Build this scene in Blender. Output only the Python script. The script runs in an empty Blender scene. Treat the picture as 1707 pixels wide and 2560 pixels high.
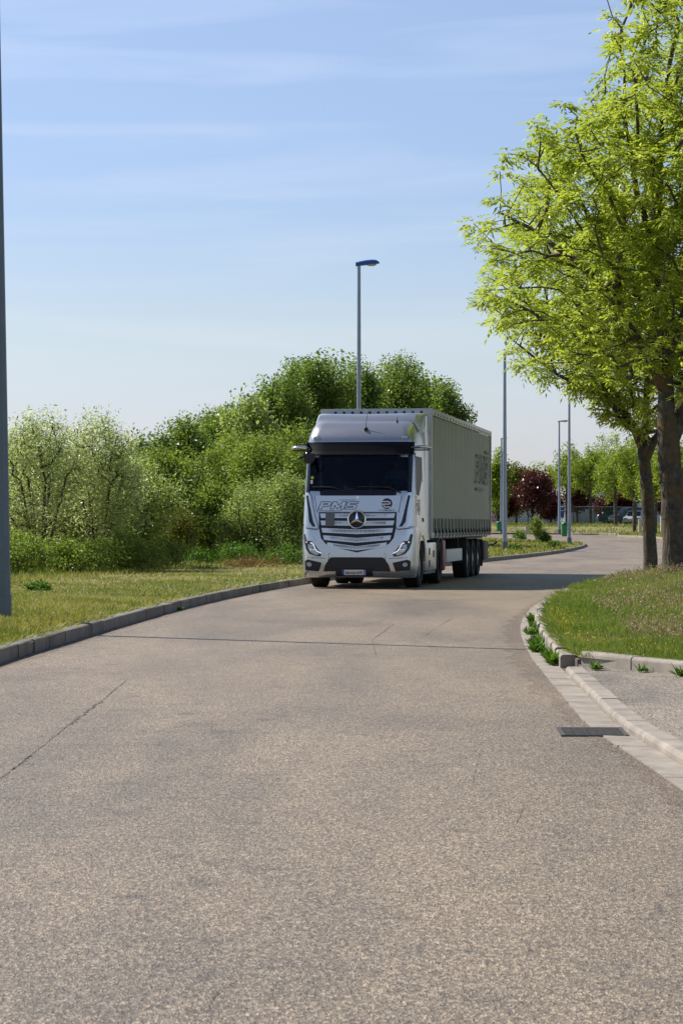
import bpy, bmesh, math, random
import numpy as np
from mathutils import Vector, Matrix
random.seed(7); RNG = np.random.default_rng(11)
sc = bpy.context.scene; COL = sc.collection
R = math.radians
# ---------------------------------------------------------------- camera
F = 5820.0; HZ = 1310.0; CX = 853.5; CH = 1.41       # focal length and horizon in photo pixels, eye height in metres
cam = bpy.data.cameras.new('camera'); camo = bpy.data.objects.new('camera', cam); COL.objects.link(camo)
camo.location = (0, 0, CH); camo.rotation_euler = (R(90), 0, 0)
cam.sensor_fit = 'VERTICAL'; cam.sensor_height = 36; cam.lens = F / 2560 * 36
cam.shift_y = (HZ - 1280.0) / 2560.0
cam.clip_start = 0.3; cam.clip_end = 6000
cam.dof.use_dof = True; cam.dof.focus_distance = 50; cam.dof.aperture_fstop = 16
sc.camera = camo
# ---------------------------------------------------------------- light
EL = 48.0; SV = Vector((-0.85, 0.527, 0)).normalized() * math.cos(R(EL)); SV.z = math.sin(R(EL))
w = bpy.data.worlds.new('World'); sc.world = w; w.use_nodes = True
nt = w.node_tree; nt.nodes.clear(); N = nt.nodes.new; L = nt.links.new
sky = N('ShaderNodeTexSky'); sky.sky_type = 'NISHITA'; sky.sun_disc = False
sky.sun_elevation = R(EL); sky.sun_rotation = math.atan2(SV.x, SV.y)
sky.air_density = 1.0; sky.dust_density = 0.35; sky.ozone_density = 2.2; sky.altitude = 150
tc = N('ShaderNodeTexCoord'); mp = N('ShaderNodeMapping'); mp.inputs['Scale'].default_value = (4.0, 4.0, 40.0)
mp.inputs['Rotation'].default_value = (R(1.5), R(-3), 0)
no = N('ShaderNodeTexNoise'); no.inputs['Scale'].default_value = 1.3; no.inputs['Detail'].default_value = 5; no.inputs['Roughness'].default_value = .5
no.inputs['Distortion'].default_value = .6
cr = N('ShaderNodeValToRGB'); cr.color_ramp.elements[0].position = .46; cr.color_ramp.elements[1].position = .80
cr.color_ramp.elements[1].color = (.24, .24, .24, 1)
mx = N('ShaderNodeMixRGB'); mx.inputs['Color2'].default_value = (9.5, 9.7, 10.2, 1)
tint = N('ShaderNodeMixRGB'); tint.blend_type = 'MULTIPLY'; tint.inputs['Fac'].default_value = 1; tint.inputs['Color2'].default_value = (1.33, 1.22, 1.20, 1)
bg = N('ShaderNodeBackground'); bg.inputs['Strength'].default_value = .083
wo = N('ShaderNodeOutputWorld')
L(tc.outputs['Generated'], mp.inputs['Vector']); L(mp.outputs['Vector'], no.inputs['Vector']); L(no.outputs['Fac'], cr.inputs['Fac'])
L(sky.outputs['Color'], tint.inputs['Color1']); L(tint.outputs['Color'], mx.inputs['Color1']); L(cr.outputs['Color'], mx.inputs['Fac'])
sx_ = N('ShaderNodeSeparateXYZ'); L(tc.outputs['Generated'], sx_.inputs['Vector'])       # deeper blue towards the zenith, dimming added there to cut fill in shadows
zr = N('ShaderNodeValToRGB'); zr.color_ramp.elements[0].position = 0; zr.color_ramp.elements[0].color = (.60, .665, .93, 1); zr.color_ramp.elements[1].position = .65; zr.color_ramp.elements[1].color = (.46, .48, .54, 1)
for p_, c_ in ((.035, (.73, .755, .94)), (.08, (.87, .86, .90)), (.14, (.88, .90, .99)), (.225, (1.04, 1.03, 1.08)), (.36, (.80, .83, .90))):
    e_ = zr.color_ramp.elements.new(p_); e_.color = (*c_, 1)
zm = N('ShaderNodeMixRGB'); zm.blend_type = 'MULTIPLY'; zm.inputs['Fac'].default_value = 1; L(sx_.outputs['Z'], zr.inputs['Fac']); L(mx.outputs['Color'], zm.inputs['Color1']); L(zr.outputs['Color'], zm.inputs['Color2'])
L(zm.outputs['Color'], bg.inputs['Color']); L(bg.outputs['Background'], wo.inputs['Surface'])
sl = bpy.data.lights.new('sun', 'SUN'); sl.energy = 4.8; sl.angle = R(.5); sl.color = (1, .955, .89)
so = bpy.data.objects.new('sun', sl); COL.objects.link(so); so.rotation_euler = SV.to_track_quat('Z', 'Y').to_euler()
sc.view_settings.view_transform = 'Standard'; sc.view_settings.look = 'None'; sc.view_settings.exposure = 0.36; sc.view_settings.gamma = 1
sc.cycles.use_denoising = True; sc.cycles.denoising_prefilter = 'ACCURATE'; sc.cycles.max_bounces = 8; sc.cycles.transparent_max_bounces = 12

# ---------------------------------------------------------------- helpers
def at(px, py, Z):                       # a photo pixel at depth Z, as a point in the place
    return Vector(((px - CX) / F * Z, Z, CH - (py - HZ) / F * Z))

def tag(o, label=None, cat=None, group=None, kind=None):
    if label: o['label'] = label
    if cat: o['category'] = cat
    if group: o['group'] = group
    if kind: o['kind'] = kind
    return o
def empty(name, loc=(0, 0, 0), rz=0, label=None, cat=None, group=None):
    o = bpy.data.objects.new(name, None); COL.objects.link(o); o.location = loc; o.rotation_euler = (0, 0, rz)
    o.empty_display_size = .2
    return tag(o, label, cat, group)
def link(name, me, mat=None, parent=None, smooth=None):
    if mat is not None:
        for m in (mat if isinstance(mat, (list, tuple)) else [mat]): me.materials.append(m)
    o = bpy.data.objects.new(name, me); COL.objects.link(o)
    if parent is not None: o.parent = parent
    if smooth is not None:
        for p in me.polygons: p.use_smooth = True
        try: me.set_sharp_from_angle(angle=R(smooth))
        except Exception: pass
    return o
class MB:
    def __init__(s): s.v = []; s.f = []
    def add(s, vs, fs):
        b = len(s.v); s.v += [tuple(v) for v in vs]; s.f += [tuple(i + b for i in f) for f in fs]; return s
    def box(s, c, d, M=None, taper=1.0):
        x, y, z = (k / 2 for k in d); vs = []
        for sz in (-1, 1):
            t = 1 if sz < 0 else taper
            for sx, sy in ((-1, -1), (1, -1), (1, 1), (-1, 1)): vs.append(Vector((sx * x * t, sy * y * t, sz * z)))
        if M is not None: vs = [M @ v for v in vs]
        vs = [v + Vector(c) for v in vs]
        return s.add(vs, [(3, 2, 1, 0), (4, 5, 6, 7), (0, 1, 5, 4), (1, 2, 6, 5), (2, 3, 7, 6), (3, 0, 4, 7)])
    def tube(s, pts, rad, k=8, cap=True, phase=0):
        pts = [Vector(p) for p in pts]; n = len(pts)
        rad = rad if isinstance(rad, (list, tuple)) else [rad] * n
        vs = []; fs = []; up = None
        for i in range(n):
            d = (pts[min(i + 1, n - 1)] - pts[max(i - 1, 0)]).normalized()
            if up is None: up = Vector((0, 0, 1)) if abs(d.z) < .9 else Vector((1, 0, 0))
            a = (up - d * up.dot(d)).normalized(); b = d.cross(a); up = a
            for j in range(k):
                t = 2 * math.pi * j / k + phase
                vs.append(pts[i] + (a * math.cos(t) + b * math.sin(t)) * rad[i])
        for i in range(n - 1):
            for j in range(k):
                fs.append((i * k + j, i * k + (j + 1) % k, (i + 1) * k + (j + 1) % k, (i + 1) * k + j))
        if cap: fs += [tuple(range(k))[::-1], tuple((n - 1) * k + j for j in range(k))]
        return s.add(vs, fs)
    def lathe(s, prof, axis='z', c=(0, 0, 0), k=24):          # prof: (radius, along)
        vs = []; fs = []; n = len(prof); c = Vector(c)
        for r, h in prof:
            for j in range(k):
                t = 2 * math.pi * j / k; a, b = r * math.cos(t), r * math.sin(t)
                vs.append(c + (Vector((a, b, h)) if axis == 'z' else Vector((h, a, b)) if axis == 'x' else Vector((b, h, a))))
        for i in range(n - 1):
            for j in range(k): fs.append((i * k + j, i * k + (j + 1) % k, (i + 1) * k + (j + 1) % k, (i + 1) * k + j))
        fs += [tuple(range(k))[::-1], tuple((n - 1) * k + j for j in range(k))]
        return s.add(vs, fs)
    def loft(s, rings, cap=True):
        k = len(rings[0]); vs = [p for r in rings for p in r]; fs = []
        for i in range(len(rings) - 1):
            for j in range(k): fs.append((i * k + j, i * k + (j + 1) % k, (i + 1) * k + (j + 1) % k, (i + 1) * k + j))
        if cap: fs += [tuple(range(k))[::-1], tuple((len(rings) - 1) * k + j for j in range(k))]
        return s.add(vs, fs)
    def prism(s, poly, axis, a, b):                            # poly in the two other axes, extruded from a to b
        def P(p, h):
            return {'x': (h, p[0], p[1]), 'y': (p[0], h, p[1]), 'z': (p[0], p[1], h)}[axis]
        n = len(poly)
        return s.add([P(p, a) for p in poly] + [P(p, b) for p in poly],
                     [tuple(range(n))[::-1], tuple(range(n, 2 * n))] + [(i, (i + 1) % n, n + (i + 1) % n, n + i) for i in range(n)])
    def ellipsoid(s, c, r, k=16, m=9):
        rings = []
        for i in range(1, m):
            t = math.pi * i / m
            rings.append([(c[0] + r[0] * math.sin(t) * math.cos(2 * math.pi * j / k), c[1] + r[1] * math.sin(t) * math.sin(2 * math.pi * j / k),
                           c[2] - r[2] * math.cos(t)) for j in range(k)])
        return s.loft(rings)
    def build(s, name, mat, parent=None, smooth=None, bevel=0, fix=True):
        me = bpy.data.meshes.new(name); me.from_pydata(s.v, [], s.f)
        if fix or bevel:
            bm = bmesh.new(); bm.from_mesh(me)
            bmesh.ops.recalc_face_normals(bm, faces=bm.faces)
            if bevel:
                ed = [e for e in bm.edges if len(e.link_faces) == 2 and e.calc_face_angle(0) > R(35)]
                bmesh.ops.bevel(bm, geom=ed, offset=bevel, segments=2, affect='EDGES', clamp_overlap=True, profile=.6)
            bm.to_mesh(me); bm.free()
        me.update()
        return link(name, me, mat, parent, smooth if smooth is not None else (35 if bevel else None))

def np_mesh(name, V, Fq, mat, parent=None, smooth=False):     # V (n,3), Fq (m,k) equal-sized faces
    me = bpy.data.meshes.new(name); k = Fq.shape[1]; m = len(Fq)
    me.vertices.add(len(V)); me.vertices.foreach_set('co', np.ascontiguousarray(V, dtype=np.float32).ravel())
    me.loops.add(m * k); me.loops.foreach_set('vertex_index', np.ascontiguousarray(Fq, dtype=np.int32).ravel())
    me.polygons.add(m); me.polygons.foreach_set('loop_start', np.arange(0, m * k, k, dtype=np.int32))
    if smooth: me.polygons.foreach_set('use_smooth', np.ones(m, dtype=bool))
    me.update(calc_edges=True); me.validate()
    return link(name, me, mat, parent)

# ---------------------------------------------------------------- materials
def mat(name, col, rough=.6, metal=0, spec=.5, noise=None, bump=None, col2=None, emit=None, coat=0):
    m = bpy.data.materials.new(name); m.use_nodes = True; t = m.node_tree; p = t.nodes['Principled BSDF']
    p.inputs['Base Color'].default_value = (*col, 1); p.inputs['Roughness'].default_value = rough; p.inputs['Metallic'].default_value = metal
    p.inputs['Specular IOR Level'].default_value = spec
    if coat: p.inputs['Coat Weight'].default_value = coat; p.inputs['Coat Roughness'].default_value = .16
    c = t.nodes.new('ShaderNodeTexCoord')
    if noise:
        n = t.nodes.new('ShaderNodeTexNoise'); n.inputs['Scale'].default_value = noise; n.inputs['Detail'].default_value = 6; n.inputs['Roughness'].default_value = .65
        r = t.nodes.new('ShaderNodeValToRGB'); r.color_ramp.elements[0].position = .32; r.color_ramp.elements[1].position = .68
        c2 = col2 or tuple(k * .75 for k in col)
        r.color_ramp.elements[0].color = (*c2, 1); r.color_ramp.elements[1].color = (*col, 1)
        t.links.new(c.outputs['Object'], n.inputs['Vector']); t.links.new(n.outputs['Fac'], r.inputs['Fac']); t.links.new(r.outputs['Color'], p.inputs['Base Color'])
    if bump:
        n2 = t.nodes.new('ShaderNodeTexNoise'); n2.inputs['Scale'].default_value = bump[0]; n2.inputs['Detail'].default_value = 5
        b = t.nodes.new('ShaderNodeBump'); b.inputs['Strength'].default_value = bump[1]; b.inputs['Distance'].default_value = bump[2]
        if len(bump) > 3:
            g = t.nodes.new('ShaderNodeMapping'); g.inputs['Scale'].default_value = bump[3]
            t.links.new(c.outputs['Object'], g.inputs['Vector']); t.links.new(g.outputs['Vector'], n2.inputs['Vector'])
        else: t.links.new(c.outputs['Object'], n2.inputs['Vector'])
        t.links.new(n2.outputs['Fac'], b.inputs['Height']); t.links.new(b.outputs['Normal'], p.inputs['Normal'])
    if emit: p.inputs['Emission Color'].default_value = (*emit[0], 1); p.inputs['Emission Strength'].default_value = emit[1]
    return m

def leaf_mat(name, stops, trans=.38, tcol=1.25, rough=.5, patch=None, spec=.35):
    """leaves differ one from the next; patch = scale of broad natural drifts of colour"""
    m = bpy.data.materials.new(name); m.use_nodes = True; t = m.node_tree; t.nodes.clear(); n = t.nodes.new; l = t.links.new
    g = n('ShaderNodeNewGeometry'); r = n('ShaderNodeValToRGB')
    while len(r.color_ramp.elements) < len(stops): r.color_ramp.elements.new(.5)
    for e, (pos, c) in zip(r.color_ramp.elements, stops): e.position = pos; e.color = (*c, 1)
    if patch:
        c = n('ShaderNodeTexCoord'); nz = n('ShaderNodeTexNoise'); nz.inputs['Scale'].default_value = patch; nz.inputs['Detail'].default_value = 3
        l(c.outputs['Object'], nz.inputs['Vector'])
        a = n('ShaderNodeMath'); a.operation = 'MULTIPLY_ADD'; a.inputs[1].default_value = 2.6; a.inputs[2].default_value = -1.0; l(nz.outputs['Fac'], a.inputs[0])
        q = n('ShaderNodeMix'); q.data_type = 'FLOAT'; q.inputs[0].default_value = .55; l(g.outputs['Random Per Island'], q.inputs[2]); l(a.outputs[0], q.inputs[3]); l(q.outputs[0], r.inputs['Fac'])
    else: l(g.outputs['Random Per Island'], r.inputs['Fac'])
    p = n('ShaderNodeBsdfPrincipled'); p.inputs['Roughness'].default_value = rough; p.inputs['Specular IOR Level'].default_value = spec
    l(r.outputs['Color'], p.inputs['Base Color'])
    b = n('ShaderNodeMixRGB'); b.blend_type = 'MULTIPLY'; b.inputs['Fac'].default_value = 1; b.inputs['Color2'].default_value = (tcol * 1.05, tcol * 1.1, tcol * .6, 1)
    l(r.outputs['Color'], b.inputs['Color1']); tr = n('ShaderNodeBsdfTranslucent'); l(b.outputs['Color'], tr.inputs['Color'])
    x = n('ShaderNodeMixShader'); x.inputs['Fac'].default_value = trans; l(p.outputs[0], x.inputs[1]); l(tr.outputs[0], x.inputs[2])
    o = n('ShaderNodeOutputMaterial'); l(x.outputs[0], o.inputs['Surface'])
    return m

def asphalt_mat(name, dark, mid, light, big=.5, rough=.8):
    m = bpy.data.materials.new(name); m.use_nodes = True; t = m.node_tree; p = t.nodes['Principled BSDF']; n = t.nodes.new; l = t.links.new
    c = n('ShaderNodeTexCoord')
    v = n('ShaderNodeTexVoronoi'); v.inputs['Scale'].default_value = 165
    ms = n('ShaderNodeMapping'); ms.inputs['Scale'].default_value = (1, .42, 1); l(c.outputs['Object'], ms.inputs['Vector']); l(ms.outputs['Vector'], v.inputs['Vector'])
    sep = n('ShaderNodeSeparateColor'); l(v.outputs['Color'], sep.inputs['Color'])
    r = n('ShaderNodeValToRGB'); e = r.color_ramp.elements; e[0].position = 0; e[0].color = (*dark, 1); e[1].position = .97; e[1].color = (*light, 1)
    k = e.new(.22); k.color = (*[a * .72 for a in mid], 1); k = e.new(.70); k.color = (*[a * 1.2 for a in mid], 1)
    l(sep.outputs[0], r.inputs['Fac'])
    fine = n('ShaderNodeTexNoise'); fine.inputs['Scale'].default_value = 44; fine.inputs['Detail'].default_value = 8; fine.inputs['Roughness'].default_value = .75; l(ms.outputs['Vector'], fine.inputs['Vector'])
    rf = n('ShaderNodeValToRGB'); rf.color_ramp.elements[0].position = .36; rf.color_ramp.elements[0].color = (.45, .45, .45, 1); rf.color_ramp.elements[1].position = .6; rf.color_ramp.elements[1].color = (1.08, 1.06, 1.03, 1)
    l(fine.outputs['Fac'], rf.inputs['Fac'])
    m1 = n('ShaderNodeMixRGB'); m1.blend_type = 'MULTIPLY'; m1.inputs['Fac'].default_value = .85; l(r.outputs['Color'], m1.inputs['Color1']); l(rf.outputs['Color'], m1.inputs['Color2'])
    # worn lanes and old patches, long in the driving direction
    mp = n('ShaderNodeMapping'); mp.inputs['Scale'].default_value = (1.0, .28, 1); mp.inputs['Rotation'].default_value = (0, 0, R(8)); l(c.outputs['Object'], mp.inputs['Vector'])
    b = n('ShaderNodeTexNoise'); b.inputs['Scale'].default_value = big; b.inputs['Detail'].default_value = 7; b.inputs['Roughness'].default_value = .6; b.inputs['Distortion'].default_value = .5; l(mp.outputs['Vector'], b.inputs['Vector'])
    rb = n('ShaderNodeValToRGB'); rb.color_ramp.elements[0].position = .3; rb.color_ramp.elements[0].color = (.48, .49, .51, 1); rb.color_ramp.elements[1].position = .60; rb.color_ramp.elements[1].color = (1.14, 1.09, 1.03, 1)
    l(b.outputs['Fac'], rb.inputs['Fac'])
    m2 = n('ShaderNodeMixRGB'); m2.blend_type = 'MULTIPLY'; m2.inputs['Fac'].default_value = .8; l(m1.outputs['Color'], m2.inputs['Color1']); l(rb.outputs['Color'], m2.inputs['Color2'])
    # small bitumen blots
    s = n('ShaderNodeTexNoise'); s.inputs['Scale'].default_value = 3.2; s.inputs['Detail'].default_value = 6; s.inputs['Roughness'].default_value = .7; l(c.outputs['Object'], s.inputs['Vector'])
    rs = n('ShaderNodeValToRGB'); rs.color_ramp.elements[0].position = .28; rs.color_ramp.elements[0].color = (.45, .45, .46, 1); rs.color_ramp.elements[1].position = .42; rs.color_ramp.elements[1].color = (.93, .93, .93, 1); k2 = rs.color_ramp.elements.new(.72); k2.color = (1.10, 1.09, 1.07, 1); l(s.outputs['Fac'], rs.inputs['Fac'])
    m3 = n('ShaderNodeMixRGB'); m3.blend_type = 'MULTIPLY'; m3.inputs['Fac'].default_value = .9; l(m2.outputs['Color'], m3.inputs['Color1']); l(rs.outputs['Color'], m3.inputs['Color2'])
    l(m3.outputs['Color'], p.inputs['Base Color']); p.inputs['Roughness'].default_value = rough; p.inputs['Specular IOR Level'].default_value = .6
    bu = n('ShaderNodeBump'); bu.inputs['Strength'].default_value = .9; bu.inputs['Distance'].default_value = .004
    ad = n('ShaderNodeMath'); ad.operation = 'ADD'; l(v.outputs['Distance'], ad.inputs[0]); l(fine.outputs['Fac'], ad.inputs[1]); l(ad.outputs[0], bu.inputs['Height']); l(bu.outputs['Normal'], p.inputs['Normal'])
    return m

M = {}
M['asphalt'] = asphalt_mat('asphalt', (.055, .043, .030), (.256, .205, .143), (.61, .50, .37), rough=.56)
M['dusty'] = asphalt_mat('dusty_asphalt', (.045, .033, .022), (.205, .155, .105), (.50, .40, .30), rough=.7)
M['pavement'] = asphalt_mat('pavement_asphalt', (.05, .043, .035), (.27, .235, .19), (.66, .57, .47), big=1.1)
M['crack'] = mat('crack', (.055, .048, .042), .95, noise=9, col2=(.13, .11, .09))
M['tar'] = mat('old_tar', (.10, .095, .09), .75, noise=3, col2=(.16, .145, .13))
M['kerb'] = mat('kerb_concrete', (.27, .245, .205), .85, noise=2.2, col2=(.15, .135, .11), bump=(40, .5, .004))
M['gutter'] = mat('gutter_concrete', (.39, .34, .28), .85, noise=3.4, col2=(.22, .19, .155), bump=(40, .4, .003))
M['dirt'] = mat('kerb_dirt', (.15, .12, .09), .95, noise=14, col2=(.08, .065, .045), bump=(30, .8, .02))
M['soil'] = mat('verge_soil', (.27, .23, .10), .95, noise=1.4, col2=(.16, .16, .05), bump=(9, .8, .05))
M['farground'] = mat('far_ground', (.12, .14, .05), .95, noise=.05, col2=(.08, .11, .03))
M['silver'] = mat('silver_paint', (.60, .61, .625), .27, metal=.86, coat=.15)
M['silver2'] = mat('satin_silver', (.66, .68, .70), .30, metal=.85)
M['dgrey'] = mat('grey_plastic', (.14, .155, .16), .6)
M['black'] = mat('black_plastic', (.010, .010, .012), .45)
M['gloss'] = mat('gloss_black', (.006, .007, .010), .12)
M['visor'] = mat('visor_black', (.006, .006, .008), .42, spec=.25)
M['rubber'] = mat('rubber', (.012, .012, .012), .85, noise=14, col2=(.022, .02, .018))
M['steel'] = mat('rim_steel', (.30, .31, .32), .45, metal=.6, noise=8)
M['chrome'] = mat('chrome', (.82, .83, .85), .12, metal=1)
M['lampglass'] = mat('lamp_glass', (.45, .47, .50), .1, metal=.4)
M['drl'] = mat('running_light', (.9, .9, .92), .3, emit=((1, .97, .95), .35))
M['white'] = mat('white_paint', (.75, .75, .74), .5, noise=5, col2=(.62, .62, .60))
M['plate'] = mat('plate_white', (.80, .80, .80), .4)
M['plateblue'] = mat('plate_blue', (.02, .10, .42), .4)
M['plateblue2'] = mat('plate_pale_blue', (.28, .34, .60), .4)
M['navy'] = mat('navy_print', (.012, .025, .075), .4)
M['ink'] = mat('black_print', (.012, .014, .020), .4)
M['fadedink'] = mat('faded_print', (.095, .108, .075), .5)
M['curtain'] = mat('tarpaulin', (.245, .262, .215), .5, spec=.22, noise=.35, col2=(.215, .232, .185), bump=(1.0, .10, .04, (9, 2.4, .35)))
M['rail'] = mat('trailer_rail', (.55, .56, .55), .4, metal=.3, noise=6)
M['chassis'] = mat('chassis', (.014, .014, .015), .6)
M['red'] = mat('red_box', (.28, .012, .016), .4)
M['strap'] = mat('strap', (.02, .022, .022), .7)
M['perf'] = None
M['seat'] = mat('seat_cloth', (.03, .032, .035), .9)
M['skin'] = mat('skin', (.45, .26, .19), .6)
M['shirt'] = mat('shirt', (.55, .56, .58), .8)
M['yellow'] = mat('sticker', (.55, .62, .02), .5)
M['orange'] = mat('marker', (.6, .16, .01), .4)
M['bottle'] = mat('bottle', (.35, .45, .48), .2)
M['pole'] = mat('pole_paint', (.125, .165, .205), .42, metal=.25, noise=3, col2=(.10, .135, .165))
M['galva'] = mat('galvanised_pole', (.33, .38, .47), .42, metal=.3, noise=2, col2=(.26, .31, .39))
M['lampblue'] = mat('blue_lamp_cover', (.035, .10, .32), .28)
M['lampgrey'] = mat('grey_lamp_cover', (.42, .44, .46), .45)
M['lens'] = mat('lamp_lens', (.45, .42, .38), .2)
M['bin'] = mat('green_bin', (.012, .22, .085), .4)
M['signblue'] = mat('sign_blue', (.02, .05, .22), .4)
M['fence'] = mat('fence_green', (.015, .075, .045), .5)
M['wallgrey'] = mat('cladding', (.36, .40, .44), .6, noise=.3, col2=(.31, .345, .38))
M['wallwhite'] = mat('light_cladding', (.62, .65, .68), .6)
M['stonepost'] = mat('cream_render', (.60, .56, .46), .85, noise=2)
M['carpaint1'] = mat('dark_car_paint', (.02, .022, .026), .25, coat=.6)
M['carpaint2'] = mat('navy_van_paint', (.02, .032, .06), .25, coat=.6)
M['carpaint3'] = mat('white_car_paint', (.7, .71, .72), .25, coat=.6)
M['iron'] = mat('cast_iron', (.12, .11, .10), .55, metal=.4, noise=12)
M['barkgrey'] = mat('grey_bark', (.12, .10, .078), .9, noise=3.0, col2=(.045, .036, .027), bump=(14, 1, .03, (1, 1, .25)))
M['barkbrown'] = mat('brown_bark', (.085, .058, .036), .9, noise=3, col2=(.04, .028, .019), bump=(14, .8, .02))

def lichen_bark():
    m = mat('lichen_bark', (.125, .112, .088), .92, noise=7, col2=(.035, .029, .023), bump=(16, 1, .05, (1, 1, .22)))
    t = m.node_tree; p = t.nodes['Principled BSDF']; src = p.inputs['Base Color'].links[0].from_socket
    c = t.nodes.new('ShaderNodeTexCoord'); n = t.nodes.new('ShaderNodeTexNoise'); n.inputs['Scale'].default_value = 1.6; n.inputs['Detail'].default_value = 8; n.inputs['Roughness'].default_value = .7
    r = t.nodes.new('ShaderNodeValToRGB'); r.color_ramp.elements[0].position = .5; r.color_ramp.elements[1].position = .66
    x = t.nodes.new('ShaderNodeMixRGB'); x.inputs['Color2'].default_value = (.17, .095, .028, 1)
    t.links.new(c.outputs['Object'], n.inputs['Vector']); t.links.new(n.outputs['Fac'], r.inputs['Fac']); t.links.new(r.outputs['Color'], x.inputs['Fac'])
    t.links.new(src, x.inputs['Color1']); t.links.new(x.outputs['Color'], p.inputs['Base Color'])
    return m
M['lichen'] = lichen_bark()
def perf_mat():
    m = mat('perforated_sheet', (.3, .32, .35), .4, metal=.3); t = m.node_tree; p = t.nodes['Principled BSDF']
    c = t.nodes.new('ShaderNodeTexCoord'); v = t.nodes.new('ShaderNodeTexVoronoi'); v.inputs['Scale'].default_value = 34; v.inputs['Randomness'].default_value = .15
    r = t.nodes.new('ShaderNodeValToRGB'); r.color_ramp.elements[0].position = .34; r.color_ramp.elements[0].color = (.02, .02, .025, 1); r.color_ramp.elements[1].position = .42; r.color_ramp.elements[1].color = (.62, .65, .70, 1)
    t.links.new(c.outputs['Object'], v.inputs['Vector']); t.links.new(v.outputs['Distance'], r.inputs['Fac']); t.links.new(r.outputs['Color'], p.inputs['Base Color'])
    return m
M['perf'] = perf_mat()
def glass_mat():
    m = bpy.data.materials.new('tinted_glass'); m.use_nodes = True; t = m.node_tree; t.nodes.clear(); n = t.nodes.new; l = t.links.new
    tr = n('ShaderNodeBsdfTransparent'); tr.inputs['Color'].default_value = (.42, .50, .56, 1)
    g = n('ShaderNodeBsdfGlossy'); g.inputs['Roughness'].default_value = .03; g.inputs['Color'].default_value = (.9, .93, 1, 1)
    f = n('ShaderNodeFresnel'); f.inputs['IOR'].default_value = 1.35
    x = n('ShaderNodeMixShader'); o = n('ShaderNodeOutputMaterial')
    l(f.outputs[0], x.inputs[0]); l(tr.outputs[0], x.inputs[1]); l(g.outputs[0], x.inputs[2]); l(x.outputs[0], o.inputs['Surface'])
    return m
M['glass'] = glass_mat()

# leaf colours
M['l_ash'] = leaf_mat('ash_leaves', [(0, (.20, .255, .04)), (.5, (.34, .39, .065)), (1, (.49, .505, .15))], trans=.48, tcol=1.65, rough=.42, spec=.4, patch=.9)
M['l_willow'] = leaf_mat('willow_leaves', [(0, (.23, .27, .13)), (.6, (.34, .38, .21)), (1, (.52, .54, .38))], trans=.5, tcol=1.7, rough=.34, spec=.6)
M['l_greywillow'] = leaf_mat('sallow_leaves', [(0, (.14, .20, .05)), (.6, (.235, .295, .09)), (1, (.38, .41, .21))], trans=.5, tcol=1.7, rough=.4, spec=.5)
M['l_poplar'] = leaf_mat('poplar_leaves', [(0, (.08, .135, .024)), (.6, (.132, .195, .04)), (1, (.21, .265, .07))], trans=.5, tcol=1.7, rough=.42, spec=.45)
M['l_maple'] = leaf_mat('field_maple_leaves', [(0, (.10, .155, .024)), (.6, (.16, .215, .042)), (1, (.25, .29, .07))], trans=.5, tcol=1.7, rough=.45)
M['l_olive'] = leaf_mat('olive_leaves', [(0, (.10, .12, .015)), (.6, (.16, .17, .022)), (1, (.22, .21, .04))], trans=.35, rough=.5)
M['l_shrub'] = leaf_mat('shrub_leaves', [(0, (.10, .15, .03)), (.6, (.17, .225, .05)), (1, (.26, .30, .09))], trans=.5, tcol=1.7, rough=.45)
M['l_red'] = leaf_mat('purple_leaves', [(0, (.05, .012, .016)), (.6, (.10, .022, .026)), (1, (.19, .06, .055))], trans=.36, tcol=1.3, rough=.35, spec=.5)
M['l_row'] = leaf_mat('young_ash_leaves', [(0, (.13, .20, .02)), (.5, (.21, .28, .03)), (1, (.31, .35, .06))], trans=.46, tcol=1.5, rough=.42)
M['l_weed'] = leaf_mat('weed_leaves', [(0, (.05, .12, .012)), (.6, (.09, .19, .018)), (1, (.15, .25, .03))], trans=.38, tcol=1.3)
M['l_sorrel'] = leaf_mat('sorrel', [(0, (.16, .07, .025)), (.6, (.24, .11, .045)), (1, (.20, .17, .05))], trans=.3, tcol=1.0)
M['g_left'] = leaf_mat('verge_grass_left', [(0, (.11, .18, .022)), (.30, (.19, .235, .04)), (.54, (.35, .325, .10)), (1, (.58, .48, .23))], trans=.35, tcol=1.1, patch=.35)
M['g_right'] = leaf_mat('verge_grass_right', [(0, (.095, .17, .02)), (.35, (.17, .24, .035)), (.60, (.31, .31, .10)), (1, (.46, .37, .23))], trans=.38, tcol=1.15, patch=.45)
M['g_seed'] = leaf_mat('seed_heads', [(0, (.24, .17, .12)), (.6, (.33, .25, .16)), (1, (.46, .40, .24))], trans=.3, tcol=1.0)
M['flower'] = leaf_mat('yellow_flowers', [(0, (.55, .34, .01)), (1, (.62, .46, .02))], trans=.25, tcol=1.0)

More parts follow.
